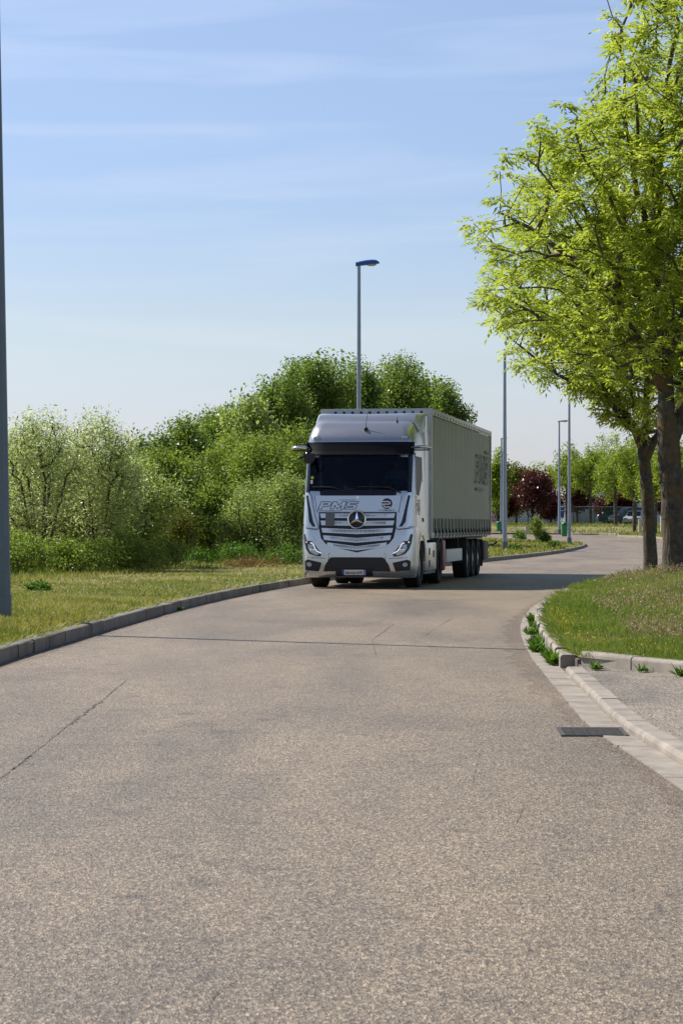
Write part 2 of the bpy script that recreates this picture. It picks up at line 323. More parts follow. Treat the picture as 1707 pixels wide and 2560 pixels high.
# ---------------------------------------------------------------- the ground
def gz(y): return .0065 * min(max(y - 140, 0), 150)
LEFT_K = [(-12, -3.7), (0, -3.65), (12, -3.6), (20, -3.52), (23.4, -3.44), (28.5, -3.21), (32.8, -2.99), (39.3, -2.57), (46.1, -1.95), (50.3, -1.45), (55, -.80), (60, -.02), (65, .85), (72, 2.2), (79, 3.7), (85.5, 5.14), (96.5, 7.5), (109, 9.95), (128, 12.95), (140, 14.6), (146.5, 15.4),
          (149, 15.6), (152, 15.4), (157, 14.4), (168, 11.5), (185, 5), (200, -10), (212, -60)]
RIGHT_G = [(0, 1.86), (10, 1.82), (13, 1.79), (14.6, 1.75), (16, 1.72), (17.1, 1.74), (19.1, 1.81), (20.7, 1.86), (24.3, 1.99), (28, 2.18), (32.3, 2.48), (37, 2.95), (40.8, 3.42), (46, 4.25), (52, 5.35), (60, 7.2), (70, 9.8), (85, 13.8), (105, 19), (125, 24), (150, 26), (171, 24.2), (186, 23.9), (193, 22.8), (208, 20.8), (214, 10), (220, -60)]
def smooth_curve(pts, step=.5):
    """(y, x) points -> dense smooth list, y monotone (Catmull-Rom on x)"""
    ys = np.array([p[0] for p in pts], float); xs = np.array([p[1] for p in pts], float)
    m = np.gradient(xs, ys); out = []
    for i in range(len(ys) - 1):
        h = ys[i + 1] - ys[i]; n = max(2, int(h / step))
        for j in range(n):
            t = j / n; a = 2 * t**3 - 3 * t**2 + 1; b = t**3 - 2 * t**2 + t; c = -2 * t**3 + 3 * t**2; d = t**3 - t**2
            out.append((ys[i] + h * t, a * xs[i] + b * h * m[i] + c * xs[i + 1] + d * h * m[i + 1]))
    out.append((ys[-1], xs[-1])); return np.array(out)
LK = smooth_curve(LEFT_K); RG = smooth_curve(RIGHT_G)
def lk(y): return np.interp(y, LK[:, 0], LK[:, 1])
def rg(y): return np.interp(y, RG[:, 0], RG[:, 1])
GUT = .21; KW = .15
def sstep(t): t = np.clip(t, 0, 1); return t * t * (3 - 2 * t)
def left_h(x, y):                                     # height of the left verge
    d = np.maximum(lk(y) - x, 0)
    return np.vectorize(gz)(y) + .125 + .05 * sstep(d / 2) * (1 - sstep((y - 40) / 60)) + .02 * np.sin(x * 1.7 + y * .6) * np.cos(y * .35) + .10 * sstep((y - 85) / 20) * sstep(d / 4)
VER = 22.3                                            # near corner of the right verge
def rv_edge(y):                                       # left edge of the right verge (inside the kerb)
    e = rg(y) + GUT + KW - .01
    return np.where(y >= 23.0, e, np.interp(y, [10, 17, 20.6, 22.2, 22.5, 23.0], [60, 6.2, 3.2, 2.42, 2.29, rg(23.0) + GUT + KW - .01]))
def right_h(x, y):
    d = np.maximum(x - rv_edge(y), 0)
    return np.vectorize(gz)(y) + .125 + .20 * sstep(d / 5) * sstep((y - 26) / 22) * (1 - sstep((y - 78) / 30)) + .5 * sstep(d / 10) * sstep((y - 150) / 30) + .025 * np.sin(x * 1.3 + y * .5) * sstep(d / 2)
def strip(name, ys, edge, side, hf, ds, m):
    V = []; n = len(ds)
    for y in ys:
        e = float(edge(np.array(y)))
        for d in ds:
            x = e + side * d; V.append((x, y, 0))
    V = np.array(V); V[:, 2] = hf(V[:, 0], V[:, 1])
    Fq = []
    for i in range(len(ys) - 1):
        for j in range(n - 1):
            a = i * n + j; q = (a, a + 1, a + n + 1, a + n); Fq.append(q if side > 0 else q[::-1])
    o = np_mesh(name, V, np.array(Fq), m, smooth=True); return tag(o, kind='structure')
ds = [0, .15, .4, .8, 1.4, 2.2, 3.2, 4.5, 6, 8, 11, 15, 20, 27, 36, 50, 90]
strip('left_verge', list(np.arange(-12, 100, 1.0)) + list(np.arange(100, 212, 2.0)), lk, -1, left_h, ds, M['soil'])
strip('right_verge', [10, 12, 14, 17, 19, 20.6, 21.5, 22.2, 22.5, 23.0] + list(np.arange(24, 100, 1.0)) + list(np.arange(100, 330, 2.0)), rv_edge, 1, right_h, ds, M['soil'])
# far ground to the horizon
g = MB(); s = 3000
g.add([(-s, -s, -.45), (s, -s, -.45), (s, s, -.45), (-s, s, -.45)], [(0, 1, 2, 3)])
tag(g.build('ground', M['farground']), kind='structure')
# road sheet
ys = list(np.arange(-60, 140, 4.0)) + list(np.arange(140, 292, 4.0)); xs = list(np.linspace(-70, 70, 29))
V = np.array([(x, y, gz(y)) for y in ys for x in xs]); nx = len(xs)
Fq = np.array([(i * nx + j, i * nx + j + 1, (i + 1) * nx + j + 1, (i + 1) * nx + j) for i in range(len(ys) - 1) for j in range(nx - 1)])
tag(np_mesh('road', V, Fq, M['asphalt'], smooth=True), kind='structure')
# pavement behind the dropped kerb on the right
ys = list(np.arange(-10, 24.1, 1.0)); pv = []; pf = []
for i, y in enumerate(ys):
    e = float(rg(y)) + GUT + KW
    pv += [(e, y, .050), (e + 1.2, y, .056), (40, y, .06)]
    if i: a = (i - 1) * 3; pf += [(a, a + 1, a + 4, a + 3), (a + 1, a + 2, a + 5, a + 4)]
pm = MB(); pm.add(pv, pf); tag(pm.build('pavement', M['pavement'], fix=False), kind='structure')

def resample(P, step):
    P = np.array(P, float); d = np.r_[0, np.cumsum(np.linalg.norm(np.diff(P, axis=0), axis=1))]
    n = int(d[-1] / step); t = np.linspace(0, n * step, n + 1)
    return np.c_[np.interp(t, d, P[:, 0]), np.interp(t, d, P[:, 1])]
def stones(name, path, prof, m, step=1.0, gap=.006, jit=.006, zf=None, bend=None):
    """kerb or gutter stones laid end to end; prof in (outward, z); outward is to the right of the path direction"""
    P = resample(path, step); mb = MB(); n = len(P); k = len(prof)
    T = np.gradient(P, axis=0); T /= np.linalg.norm(T, axis=1)[:, None]
    for i in range(n - 1):
        j1, j2, jz = random.gauss(0, jit), random.gauss(0, jit), random.gauss(0, jit * .5); rings = []
        sub = 2
        for q in range(sub + 1):
            t = q / sub; t = gap / step / 2 + t * (1 - gap / step)
            p = P[i] * (1 - t) + P[i + 1] * t; tg = T[i] * (1 - t) + T[i + 1] * t; nrm = np.array([tg[1], -tg[0]])
            z0 = gz(p[1]) if zf is None else zf(p[1])
            rings.append([(p[0] + nrm[0] * (o + (j1 * (1 - t) + j2 * t)), p[1] + nrm[1] * (o + (j1 * (1 - t) + j2 * t)), z0 + z + (jz if z > .02 else jz * .3)) for o, z in prof])
        mb.loft(rings)
    return tag(mb.build(name, m), kind='structure')
kerb_prof = lambda h, w: [(0, -.12), (0, h - .028), (.008, h - .010), (.026, h), (w, h), (w, -.12)]
# left kerb: path runs away from the camera on the road's left edge, outward must be to the left -> walk it backwards
lp = np.c_[LK[:, 1], LK[:, 0]]; lp = lp[(lp[:, 1] > -8) & (lp[:, 1] < 205)]
stones('kerb', lp[::-1], kerb_prof(.15, .155), M['kerb'])
rp = np.c_[RG[:, 1], RG[:, 0]]
def off(path, d):
    T = np.gradient(path, axis=0); T /= np.linalg.norm(T, axis=1)[:, None]; return path + np.c_[T[:, 1], -T[:, 0]] * d
near = rp[(rp[:, 1] > -3) & (rp[:, 1] < 22.6)]; far = rp[(rp[:, 1] >= 22.3) & (rp[:, 1] < 219)]
stones('dropped_kerb', off(near, GUT), kerb_prof(.062, KW), M['gutter'], jit=.004, gap=.014)
stones('kerb', off(far, GUT), kerb_prof(.145, KW), M['gutter'], jit=.012, gap=.014)
gut = rp[(rp[:, 1] > -3) & (rp[:, 1] < 70)]
stones('gutter', gut, [(0, -.10), (0, .010), (GUT - .004, .004), (GUT - .004, -.10)], M['gutter'], jit=.003, step=.92, gap=.012)
ve = np.array([(60, 10), (6.2, 17), (3.2, 20.6), (2.5, 22.0)], float)
ve = np.array([(60, 10.0), (30, 13.2), (10, 15.9), (6.2, 17.1), (4.6, 18.6), (3.2, 20.55), (2.62, 21.75), (2.40, 22.2), (2.315, 22.55)], float)
stones('kerb', ve[::-1], [(-o, z) for o, z in kerb_prof(.12, .14)], M['gutter'], zf=lambda y: .055, jit=.005)

sb = MB(); sb.box((2.365, 22.74, .02), (.18, .42, .17)); tag(sb.build('soil', M['dirt'], bevel=.02), kind='structure')
# cracks, seams and old tar on the road
def ribbon(mb, pts, wid, z=.004, jit=.0):
    P = np.array(pts, float); T = np.gradient(P, axis=0); T /= np.maximum(np.linalg.norm(T, axis=1)[:, None], 1e-6)
    vs = []; n = len(P)
    for i in range(n):
        a = wid * (random.uniform(.35, 1.2) if jit else 1) * (0.15 if i in (0, n - 1) else 1) / 2; nr = np.array([-T[i][1], T[i][0]])
        p = P[i] + nr * random.gauss(0, jit)
        vs += [(p[0] + nr[0] * a, p[1] + nr[1] * a, gz(p[1]) + z), (p[0] - nr[0] * a, p[1] - nr[1] * a, gz(p[1]) + z)]
    mb.add(vs, [(2 * i, 2 * i + 1, 2 * i + 3, 2 * i + 2) for i in range(n - 1)])
def line(a, b, n): return [(a[0] + (b[0] - a[0]) * i / n, a[1] + (b[1] - a[1]) * i / n) for i in range(n + 1)]
cm = MB()
def gp(px, py): Z = CH * F / (py - HZ); return ((px - CX) / F * Z, Z)
for a, b, wd, n in [((345, 1686), (0, 1679), .010, 30), ((318, 1700), (255, 1752), .014, 26), ((255, 1752), (172, 1814), .028, 44), ((180, 1808), (60, 1902), .010, 40), ((78, 1888), (30, 1925), .018, 22), ((40, 1918), (-40, 1975), .012, 22),
                    ((520, 2505), (590, 2450), .008, 26), ((590, 2420), (620, 2390), .006, 14), ((545, 2480), (520, 2520), .006, 14), ((430, 2262), (350, 2264), .005, 14),
                    ((1090, 1490), (1180, 1486), .03, 20), ((740, 1492), (860, 1496), .06, 20), ((1060, 1508), (1170, 1512), .05, 16), ((900, 1565), (960, 1552), .02, 20), ((985, 1560), (930, 1600), .016, 24), ((930, 1600), (940, 1640), .012, 16), ((1130, 1545), (1060, 1590), .014, 20),
                    ((1340, 1402), (1420, 1398), .12, 10), ((1460, 1381), (1560, 1378), .14, 10), ((1310, 2010), (1290, 2060), .006, 14), ((1200, 1880), (1180, 1960), .005, 18), ((640, 1790), (720, 1760), .006, 18)]:
    A, B = gp(*a), gp(*b); ribbon(cm, line(A, B, n), wd * .55, jit=wd * .35)
tag(cm.build('road_cracks', M['crack'], fix=False), kind='structure')
tm = MB()
for a, b, wd in [((1000, 1500), (1130, 1503), .22)]:
    ribbon(tm, line(gp(*a), gp(*b), 14), wd, z=.0025, jit=wd * .22)
tag(tm.build('road_repair', M['tar'], fix=False), kind='structure')

em = MB()
for q_, path_ in ((0, [(float(rg(y)) - .05, y) for y in np.arange(11.5, 44, .22)]), (1, [(float(rg(y)) - .10, y) for y in np.arange(19, 36, .22)]), (2, [(float(lk(y)) + .07, y) for y in np.arange(17, 50, .25)])):
    ribbon(em, path_, (.17, .26, .20)[q_], z=(.0016, .0012, .0016)[q_], jit=.022)
tag(em.build('road_edge_dust', M['dusty'], fix=False), kind='structure')
# drain grate, half in the road, half in the gutter
dg = empty('drain_grate', (1.69, 15.73, 0), R(-2), 'dark cast iron drain grate lying across the edge of the road and gutter', 'drain grate')
fr = MB(); W_, D_ = .46, .62
for c, d in [((-W_ / 2 + .02, 0, .006), (.03, D_, .012)), ((W_ / 2 - .02, 0, .006), (.03, D_, .012)), ((0, -D_ / 2 + .02, .006), (W_ - .08, .03, .012)), ((0, D_ / 2 - .02, .006), (W_ - .08, .03, .012))]: fr.box(c, d)
fr.build('frame', M['iron'], dg)
ba = MB()
for i in range(9): ba.box((0, -D_ / 2 + .07 + i * (D_ - .14) / 8, .010), (W_ - .082, .032, .008))
for i in range(7): ba.box((-W_ / 2 + .07 + i * (W_ - .14) / 6, 0, .0075), (.022, D_ - .09, .009))
ba.build('grid', M['iron'], dg)
pn = MB(); pn.box((0, 0, .004), (W_ - .084, D_ - .084, .006)); pn.build('pit', M['crack'], dg)

# ---------------------------------------------------------------- the lorry
TH = R(9.4)
TRUCK_LOC = (.335, 50.75, 0.0)
truck = empty('truck_tractor', TRUCK_LOC, -TH, 'silver high-roofed lorry cab with dark windscreen and star emblem on the grille', 'truck')
trailer = empty('semi_trailer', (TRUCK_LOC[0] + 2.85 * math.sin(TH), TRUCK_LOC[1] + 2.85 * math.cos(TH), 0), -TH, 'long grey curtain-sided semi-trailer coupled behind the silver cab', 'trailer')
Zt = [.24, .30, .42, .70, 1.0, 1.3, 1.66, 2.03, 2.14, 2.88, 3.0, 3.18, 3.24, 3.36, 3.50, 3.60, 3.67, 3.71]
Yt = [.10, .04, .0, .0, .02, .05, .09, .13, .155, .36, .39, .41, .41, .48, .61, .78, .98, 1.25]
Wz = [.24, .4, 1.0, 1.3, 1.6, 2.0, 2.9, 3.2, 3.42, 3.60, 3.71]; Wt = [1.20, 1.235, 1.245, 1.24, 1.225, 1.215, 1.20, 1.19, 1.165, 1.11, 1.03]
def yf(z): return float(np.interp(z, Zt, Yt))
def hw(z): return float(np.interp(z, Wz, Wt))
def cornr(z): return float(np.interp(z, [.3, 1.2, 1.5, 3.2, 3.71], [.20, .20, .16, .20, .24]))
def S(x, z):
    wz = hw(z); r = cornr(z); a = abs(x); y = yf(z) + .07 * (a / 1.25) ** 2
    if a > wz - r: q = min((a - (wz - r)) / r, 1); y += r * 1.15 * (1 - math.sqrt(max(0, 1 - q * q)))
    return y
def ring(z, yback, extra=0.0, ysurf=None):
    wz = hw(z) + extra; r = cornr(z)
    xs = [-math.cos(i / 6 * math.pi / 2) * 0 for i in range(0)]
    arc = [(wz - r) + r * math.sin(t * math.pi / 2 / 6) for t in range(0, 7)]
    fx = [1.04, .8, .53, .26, 0, -.26, -.53, -.8, -1.04]
    fx = [f * (wz - r) / 1.04 if False else f for f in fx]
    lim = wz - r
    pts = [(wz, yback, z), (wz, (yback + S(wz, z)) * .5, z)]
    for a in arc[::-1]: pts.append((a, S(min(a, hw(z)), z) - extra, z))
    for f in fx:
        f = f * lim / 1.06
        pts.append((f, S(f, z) - extra, z))
    for a in arc: pts.append((-a, S(min(a, hw(z)), z) - extra, z))
    pts += [(-wz, (yback + S(wz, z)) * .5, z), (-wz, yback, z)]
    return pts
# cab shell with a real opening for the windscreen
zs = [1.04, 1.2, 1.3, 1.5, 1.66, 1.85, 2.03, 2.14, 2.4, 2.65, 2.88, 3.0, 3.1, 3.18, 3.24, 3.36, 3.50, 3.60, 3.67, 3.71]
cb = MB(); rings = [ring(z, 2.28) for z in zs]; cb.loft(rings)
k = len(rings[0]); keep = []
for f in cb.f:
    if len(f) == 4:
        c = [sum(cb.v[i][a] for i in f) / 4 for a in range(3)]
        if 2.14 < c[2] < 2.88 and abs(c[0]) < 1.10 and c[1] < .8: continue
    keep.append(f)
cb.f = keep
cb.build('cab_body', M['silver'], truck, smooth=40)

def fpatch(name, poly, m, off=.01, thick=.012, parent=truck, cuts=3, surf=S, sm=30, build=True):
    """a panel cut to an outline in (x, z), bent onto the front of the cab"""
    bm = bmesh.new(); vs = [bm.verts.new((p[0], 0, p[1])) for p in poly]; f = bm.faces.new(vs)
    bmesh.ops.triangulate(bm, faces=[f])
    if cuts: bmesh.ops.subdivide_edges(bm, edges=bm.edges[:], cuts=cuts, use_grid_fill=True)
    g = bmesh.ops.extrude_face_region(bm, geom=bm.faces[:]); back = {v for v in g['geom'] if isinstance(v, bmesh.types.BMVert)}
    for v in bm.verts:
        y = surf(v.co.x, v.co.z) - off
        v.co.y = y + thick if v in back else y
    bmesh.ops.recalc_face_normals(bm, faces=bm.faces)
    me = bpy.data.meshes.new(name); bm.to_mesh(me); bm.free()
    return link(name, me, m, parent, sm)
def mir(poly): return [(-x, z) for x, z in poly][::-1]
def fribbon(lines, wid, off, surf=S, thick=.004):
    mb = MB()
    for pts, closed in lines:
        P = [np.array(p, float) for p in pts]
        if closed: P = P + [P[0]]
        D = []
        for a, b in zip(P[:-1], P[1:]):
            n = max(1, int(np.linalg.norm(b - a) / .1)); D += [a + (b - a) * i / n for i in range(n)]
        D.append(P[-1])
        for a, b in zip(D[:-1], D[1:]):
            d = b - a; ln = np.linalg.norm(d)
            if ln < 1e-6: continue
            d = d / ln; n = np.array([-d[1], d[0]]) * wid / 2; a2 = a - d * wid * .35; b2 = b + d * wid * .35
            q = [a2 + n, b2 + n, b2 - n, a2 - n]
            fr = [Vector(surf(p, off)) for p in q]; bk = [Vector(surf(p, off - thick)) for p in q]
            mb.add(fr + bk, [(0, 1, 2, 3), (7, 6, 5, 4), (0, 4, 5, 1), (1, 5, 6, 2), (2, 6, 7, 3), (3, 7, 4, 0)])
    return mb
front = lambda p, o: (p[0], S(p[0], p[1]) - o, p[1])
LET = {'P': [[(0, 0), (0, 1), (.8, 1), (1, .86), (1, .5), (.84, .34), (.32, .34), (.32, 0)], [(.32, .76), (.68, .76), (.68, .58), (.32, .58)]],
       'M': [[(0, 0), (0, 1), (.34, 1), (.62, .5), (.90, 1), (1.24, 1), (1.24, 0), (.94, 0), (.94, .52), (.66, .06), (.58, .06), (.30, .52), (.30, 0)]],
       'S': [[(0, 0), (0, .25), (.68, .25), (.68, .38), (.14, .38), (0, .52), (0, .86), (.14, 1), (1, 1), (1, .75), (.32, .75), (.32, .62), (.86, .62), (1, .48), (1, .14), (.86, 0)]]}
def word(x0, z0, wch, h, shear=.30, gap=.10):
    out = []; x = 0
    for ch in 'PMS':
        for pl in LET[ch]: out.append(([(x0 + (x + px + shear * pz) * wch, z0 + pz * h) for px, pz in pl], True))
        x += (1.24 if ch == 'M' else 1) + gap
    return out
def text_mesh(name, body, size, m, parent, shear=0, bold=0):
    cu = bpy.data.curves.new(name, 'FONT'); cu.body = body; cu.size = size; cu.shear = shear; cu.align_x = 'CENTER'; cu.align_y = 'CENTER'; cu.extrude = .002; cu.offset = bold
    o = bpy.data.objects.new(name, cu); COL.objects.link(o); dg_ = bpy.context.evaluated_depsgraph_get()
    me = bpy.data.meshes.new_from_object(o.evaluated_get(dg_)); bpy.data.objects.remove(o); bpy.data.curves.remove(cu)
    return link(name, me, m, parent)

# bumper with its rounded corners
bz = [.24, .27, .33, .42, .55, .7, .85, 1.0, 1.15, 1.28, 1.36, 1.40]
bp = MB(); bp.loft([ring(z, .80 if z > .5 else .72, .012 if z < 1.36 else (.008 if z < 1.39 else -.03)) for z in bz])
bumper = bp.build('bumper', M['silver'], truck, smooth=40)
fpatch('air_intake', [(-.60, .665), (-.56, .685), (.56, .685), (.60, .665), (.70, .52), (.745, .375), (-.745, .375), (-.70, .52)], M['black'], .020, .012, bumper)
lb = fpatch('seam', [(-.70, .24), (-.69, .24), (-.60, .78), (-.61, .78)], M['black'], .0155, .003, bumper); fpatch('seam', mir([(-.70, .24), (-.69, .24), (-.60, .78), (-.61, .78)]), M['black'], .0155, .003, bumper)
fog = [(-1.17, .60), (-1.10, .635), (-.78, .565), (-.845, .375), (-1.16, .40)]
for pl, sx in ((fog, -1), (mir(fog), 1)):
    fb = fpatch('fog_light_recess', pl, M['black'], .020, .012, bumper)
    x = sx * 1.055; fl = MB(); y0 = S(x, .52) - .04
    fl.lathe([(.050, y0 + .05), (.052, y0), (.040, y0 - .006), (.0, y0 + .004)], 'y', (x, 0, .525), 16); fl.build('fog_light', M['lampglass'], bumper, smooth=30)
# licence plate on its dark carrier
fpatch('plate_carrier', [(-.47, .275), (.345, .275), (.345, .44), (-.47, .44)], M['black'], .032, .020, bumper)
pl = fpatch('licence_plate', [(-.325, .298), (.195, .298), (.195, .412), (-.325, .412)], M['plate'], .040, .006, truck)
fpatch('plate_band', [(-.325, .298), (-.277, .298), (-.277, .412), (-.325, .412)], M['plateblue'], .0415, .004, pl)
fpatch('plate_band', [(.147, .298), (.195, .298), (.195, .412), (.147, .412)], M['plateblue2'], .0415, .004, pl)
tx = text_mesh('plate_lettering', 'GG-327-EW', .112, M['ink'], pl, bold=.0015); tx.location = (-.065, S(-.06, .355) - .046, .355); tx.rotation_euler = (R(90), 0, 0); tx.scale = (.66, 1, 1)
# headlamps: dark housing, clear lens, projector, running light, grey cover above
hl = [(-1.205, 1.17), (-1.19, 1.20), (-1.13, 1.16), (-1.00, 1.02), (-.93, .95), (-.86, .85), (-.78, .775), (-.80, .70), (-.90, .705), (-1.06, .76), (-1.14, .86), (-1.185, 1.0)]
for sx in (-1, 1):
    q = (lambda p: p) if sx < 0 else mir
    h = fpatch('headlight', q(hl), M['gloss'], .020, .010, truck)
    fpatch('cover', q([(-1.155, 1.175), (-.985, 1.145), (-.935, 1.03), (-1.12, 1.045)]), M['silver2'], .026, .008, h)
    pts = [(sx * a, b) for a, b in [(-1.135, 1.015), (-1.0, .99), (-.965, .955), (-.93, .87), (-.885, .815), (-.80, .775)]]
    fribbon([(pts, False)], .026, .030, front, .012).build('running_light', M['drl'], h)
    fpatch('lens', q([(-1.09, .97), (-.99, .955), (-.955, .87), (-.90, .80), (-.84, .755), (-.90, .725), (-1.03, .79), (-1.09, .88)]), M['lampglass'], .0235, .006, h)
    x = sx * -1 * -.985; x = sx * .985; y0 = S(x, .84) - .034; pj = MB(); pj.lathe([(.058, y0 + .03), (.060, y0), (.044, y0 - .010), (.0, y0 - .016)], 'y', (x, 0, .845), 18); pj.build('projector', M['chrome'], h, smooth=40)
    fpatch('reflector', q([(-.785, .80), (-.735, .80), (-.745, .71), (-.79, .70)]), M['silver2'], .024, .008, h)
    # blanking discs of the bumper
    ds_ = MB(); xx = sx * .645; y0 = S(xx, .72) - .0165; ds_.lathe([(.036, y0 + .004), (.036, y0)], 'y', (xx, 0, .725), 16); ds_.build('blanking_disc', M['silver2'], bumper)
# grille
gr = fpatch('grille', [(-.86, 1.67), (.86, 1.67), (.845, 1.30), (.80, 1.10), (.70, .98), (.60, .93), (0, .79), (-.60, .93), (-.70, .98), (-.80, 1.10), (-.845, 1.30)], M['black'], .022, .02, truck, 4)
for zt, h_, dr, wd in [(1.640, .098, .0, .83), (1.485, .102, .012, .815), (1.325, .100, .035, .79), (1.165, .102, .06, .75), (1.010, .092, .085, .66)]:
    n = 9
    top = [(-wd + 2 * wd * i / (n - 1)) for i in range(n)]; vz = lambda x, z: z - dr * (1 - abs(x) / wd)
    poly = [(x, vz(x, zt)) for x in top] + [(x * .97, vz(x, zt - h_)) for x in top[::-1]]
    sl_ = fpatch('slat', poly, M['silver2'], .045, .02, gr, 2)
    w2 = wd * .80; xs2 = [(-w2 + 2 * w2 * i / (n - 1)) for i in range(n)]
    poly = [(x, vz(x, zt - .012)) for x in xs2] + [(x * .95, vz(x, zt - h_ + .026)) for x in xs2[::-1]]
    fpatch('perforated_sheet', poly, M['perf'], .0485, .006, sl_, 2)
fpatch('sensor_cover', [(-.70, 1.675), (-.50, 1.675), (-.50, 1.365), (-.70, 1.365)], M['dgrey'], .058, .012, gr)
# star emblem
ey = S(0, 1.5) - .085
eb = MB(); eb.lathe([(.19, ey + .07), (.19, ey + .01), (.17, ey)], 'y', (0, 0, 1.51), 32); emb = eb.build('emblem', M['gloss'], truck, smooth=40)
er = MB(); er.lathe([(.175, ey + .004), (.178, ey - .012), (.192, ey - .016), (.204, ey - .006), (.204, ey + .05)], 'y', (0, 0, 1.51), 40)
er.f = [f for f in er.f if len(f) == 4]; er.build('emblem_ring', M['chrome'], emb, smooth=50)
st = MB()
for a in (90, 210, 330):
    a = R(a); d = Vector((math.cos(a), 0, math.sin(a))); c0 = Vector((0, ey, 1.51)); tip = c0 + d * .178
    l_ = c0 + Vector((math.cos(a + R(60)), 0, math.sin(a + R(60)))) * .036; r_ = c0 + Vector((math.cos(a - R(60)), 0, math.sin(a - R(60)))) * .036; pk = c0 + Vector((0, -.026, 0))
    st.add([c0, l_, tip, r_, pk], [(1, 2, 4), (4, 2, 3), (0, 3, 2), (0, 2, 1)])
st.build('emblem_star', M['chrome'], emb)
# hood panel with its print
hood = fpatch('hood_panel', [(-.955, 2.03), (.955, 2.03), (.90, 1.685), (-.90, 1.685)], M['silver'], .016, .02, truck, 5)
fribbon(word(-.88, 1.735, .243, .165), .013, .0205, front).build('lettering', M['ink'], hood)
for q_ in ([(-.40, 1.935), (-.05, 1.935)], [(-.90, 1.700), (-.34, 1.700)]): fribbon([(q_, False)], .010, .0205, front).build('lettering_rule', M['ink'], hood)
cx_, cz_, rr = .645, 1.855, .118
lg = fpatch('round_logo', [(cx_ + rr * math.cos(2 * math.pi * i / 24), cz_ + rr * math.sin(2 * math.pi * i / 24)) for i in range(24)], M['navy'], .0205, .004, hood, 1)
fribbon([([(cx_ - .112, cz_ + .045), (cx_ + .03, cz_ + .045), (cx_ + .062, cz_ + .03), (cx_ + .066, cz_ - .002), (cx_ + .04, cz_ - .012), (cx_ - .112, cz_ - .012)], False),
         ([(cx_ - .07, cz_ - .02), (cx_ - .068, cz_ - .05), (cx_ - .04, cz_ - .074), (cx_ + .075, cz_ - .074)], False)], .024, .023, front).build('logo_stroke', M['plate'], lg)
tx = text_mesh('model_lettering', 'ACTROS L', .066, M['ink'], hood, shear=.35, bold=.001); tx.location = (.615, S(.62, 1.705) - .020, 1.706); tx.rotation_euler = (R(90) , 0, 0); tx.scale = (1.28, .8, 1)
bd = MB(); bd.lathe([(.026, S(0, 2.0) - .014), (.026, S(0, 2.0) - .022)], 'y', (.0, 0, 1.995), 14); bd.build('badge', M['chrome'], hood)
for q in (lambda p: p, mir):
    fpatch('seam', q([(-.965, 2.03), (-.955, 2.03), (-.895, 1.66), (-.905, 1.66)]), M['black'], .0175, .004, hood)
    fpatch('seam', q([(-1.22, .690), (-.70, .665), (-.70, .655), (-1.22, .678)]), M['black'], .0155, .003, bumper)
    fpatch('seam', q([(-1.22, 1.335), (-.88, 1.29), (-.88, 1.277), (-1.22, 1.322)]), M['black'], .0155, .003, bumper)
# corner wind deflectors with dark slots
cd = [(-1.215, 2.03), (-1.19, 2.10), (-1.10, 2.10), (-1.04, 2.02), (-.955, 1.60), (-.86, 1.34), (-.90, 1.315), (-1.10, 1.33), (-1.235, 1.42)]
for sx in (-1, 1):
    q = (lambda p: p) if sx < 0 else mir
    c_ = fpatch('corner_deflector', q(cd), M['silver'], .060, .05, truck, 3)
    fpatch('slot', q([(-1.155, 2.03), (-1.11, 2.04), (-.975, 1.46), (-.915, 1.35), (-.99, 1.355), (-1.065, 1.46), (-1.10, 1.74)]), M['gloss'], .0645, .006, c_)
# windscreen with black surround
wsurr = fpatch('windscreen_surround', [(-1.175, 2.035), (1.175, 2.035), (1.16, 2.155), (-1.16, 2.155)], M['gloss'], .022, .012, truck, 4)
fpatch('windscreen_surround', [(-1.17, 2.10), (-1.085, 2.10), (-1.085, 2.92), (-1.165, 2.92)], M['gloss'], .018, .012, truck, 4)
fpatch('windscreen_surround', mir([(-1.17, 2.10), (-1.085, 2.10), (-1.085, 2.92), (-1.165, 2.92)]), M['gloss'], .018, .012, truck, 4)
fpatch('windscreen', [(-1.10, 2.13), (1.10, 2.13), (1.10, 2.93), (-1.10, 2.93)], M['glass'], .014, .004, truck, 5)
for sx in (-1, 1):
    px = sx * .60; wp = MB()
    wp.tube([(px + .35, S(px + .35, 2.12) - .05, 2.10), (px + .1, S(px, 2.2) - .06, 2.2), (px - .25, S(px - .2, 2.23) - .05, 2.235)], [.016, .013, .010], 6)
    wp.tube([(px - .62 if sx > 0 else px - .42, S(.2, 2.22) - .035, 2.225), (px + .12, S(.2, 2.21) - .04, 2.215)], .013, 6)
    wp.build('wiper', M['black'], truck)
# stickers low in the windscreen corner
s1 = MB(); s1.lathe([(.035, S(-1.0, 2.42) - .020), (.035, S(-1.0, 2.42) - .024)], 'y', (-1.035, .02, 2.43), 14); s1.build('round_sticker', M['yellow'], truck)
s2 = MB(); s2.box((-1.045, S(-1.04, 2.33) - .012, 2.335), (.05, .004, .08)); s2.build('paper_sticker', M['plate'], truck)
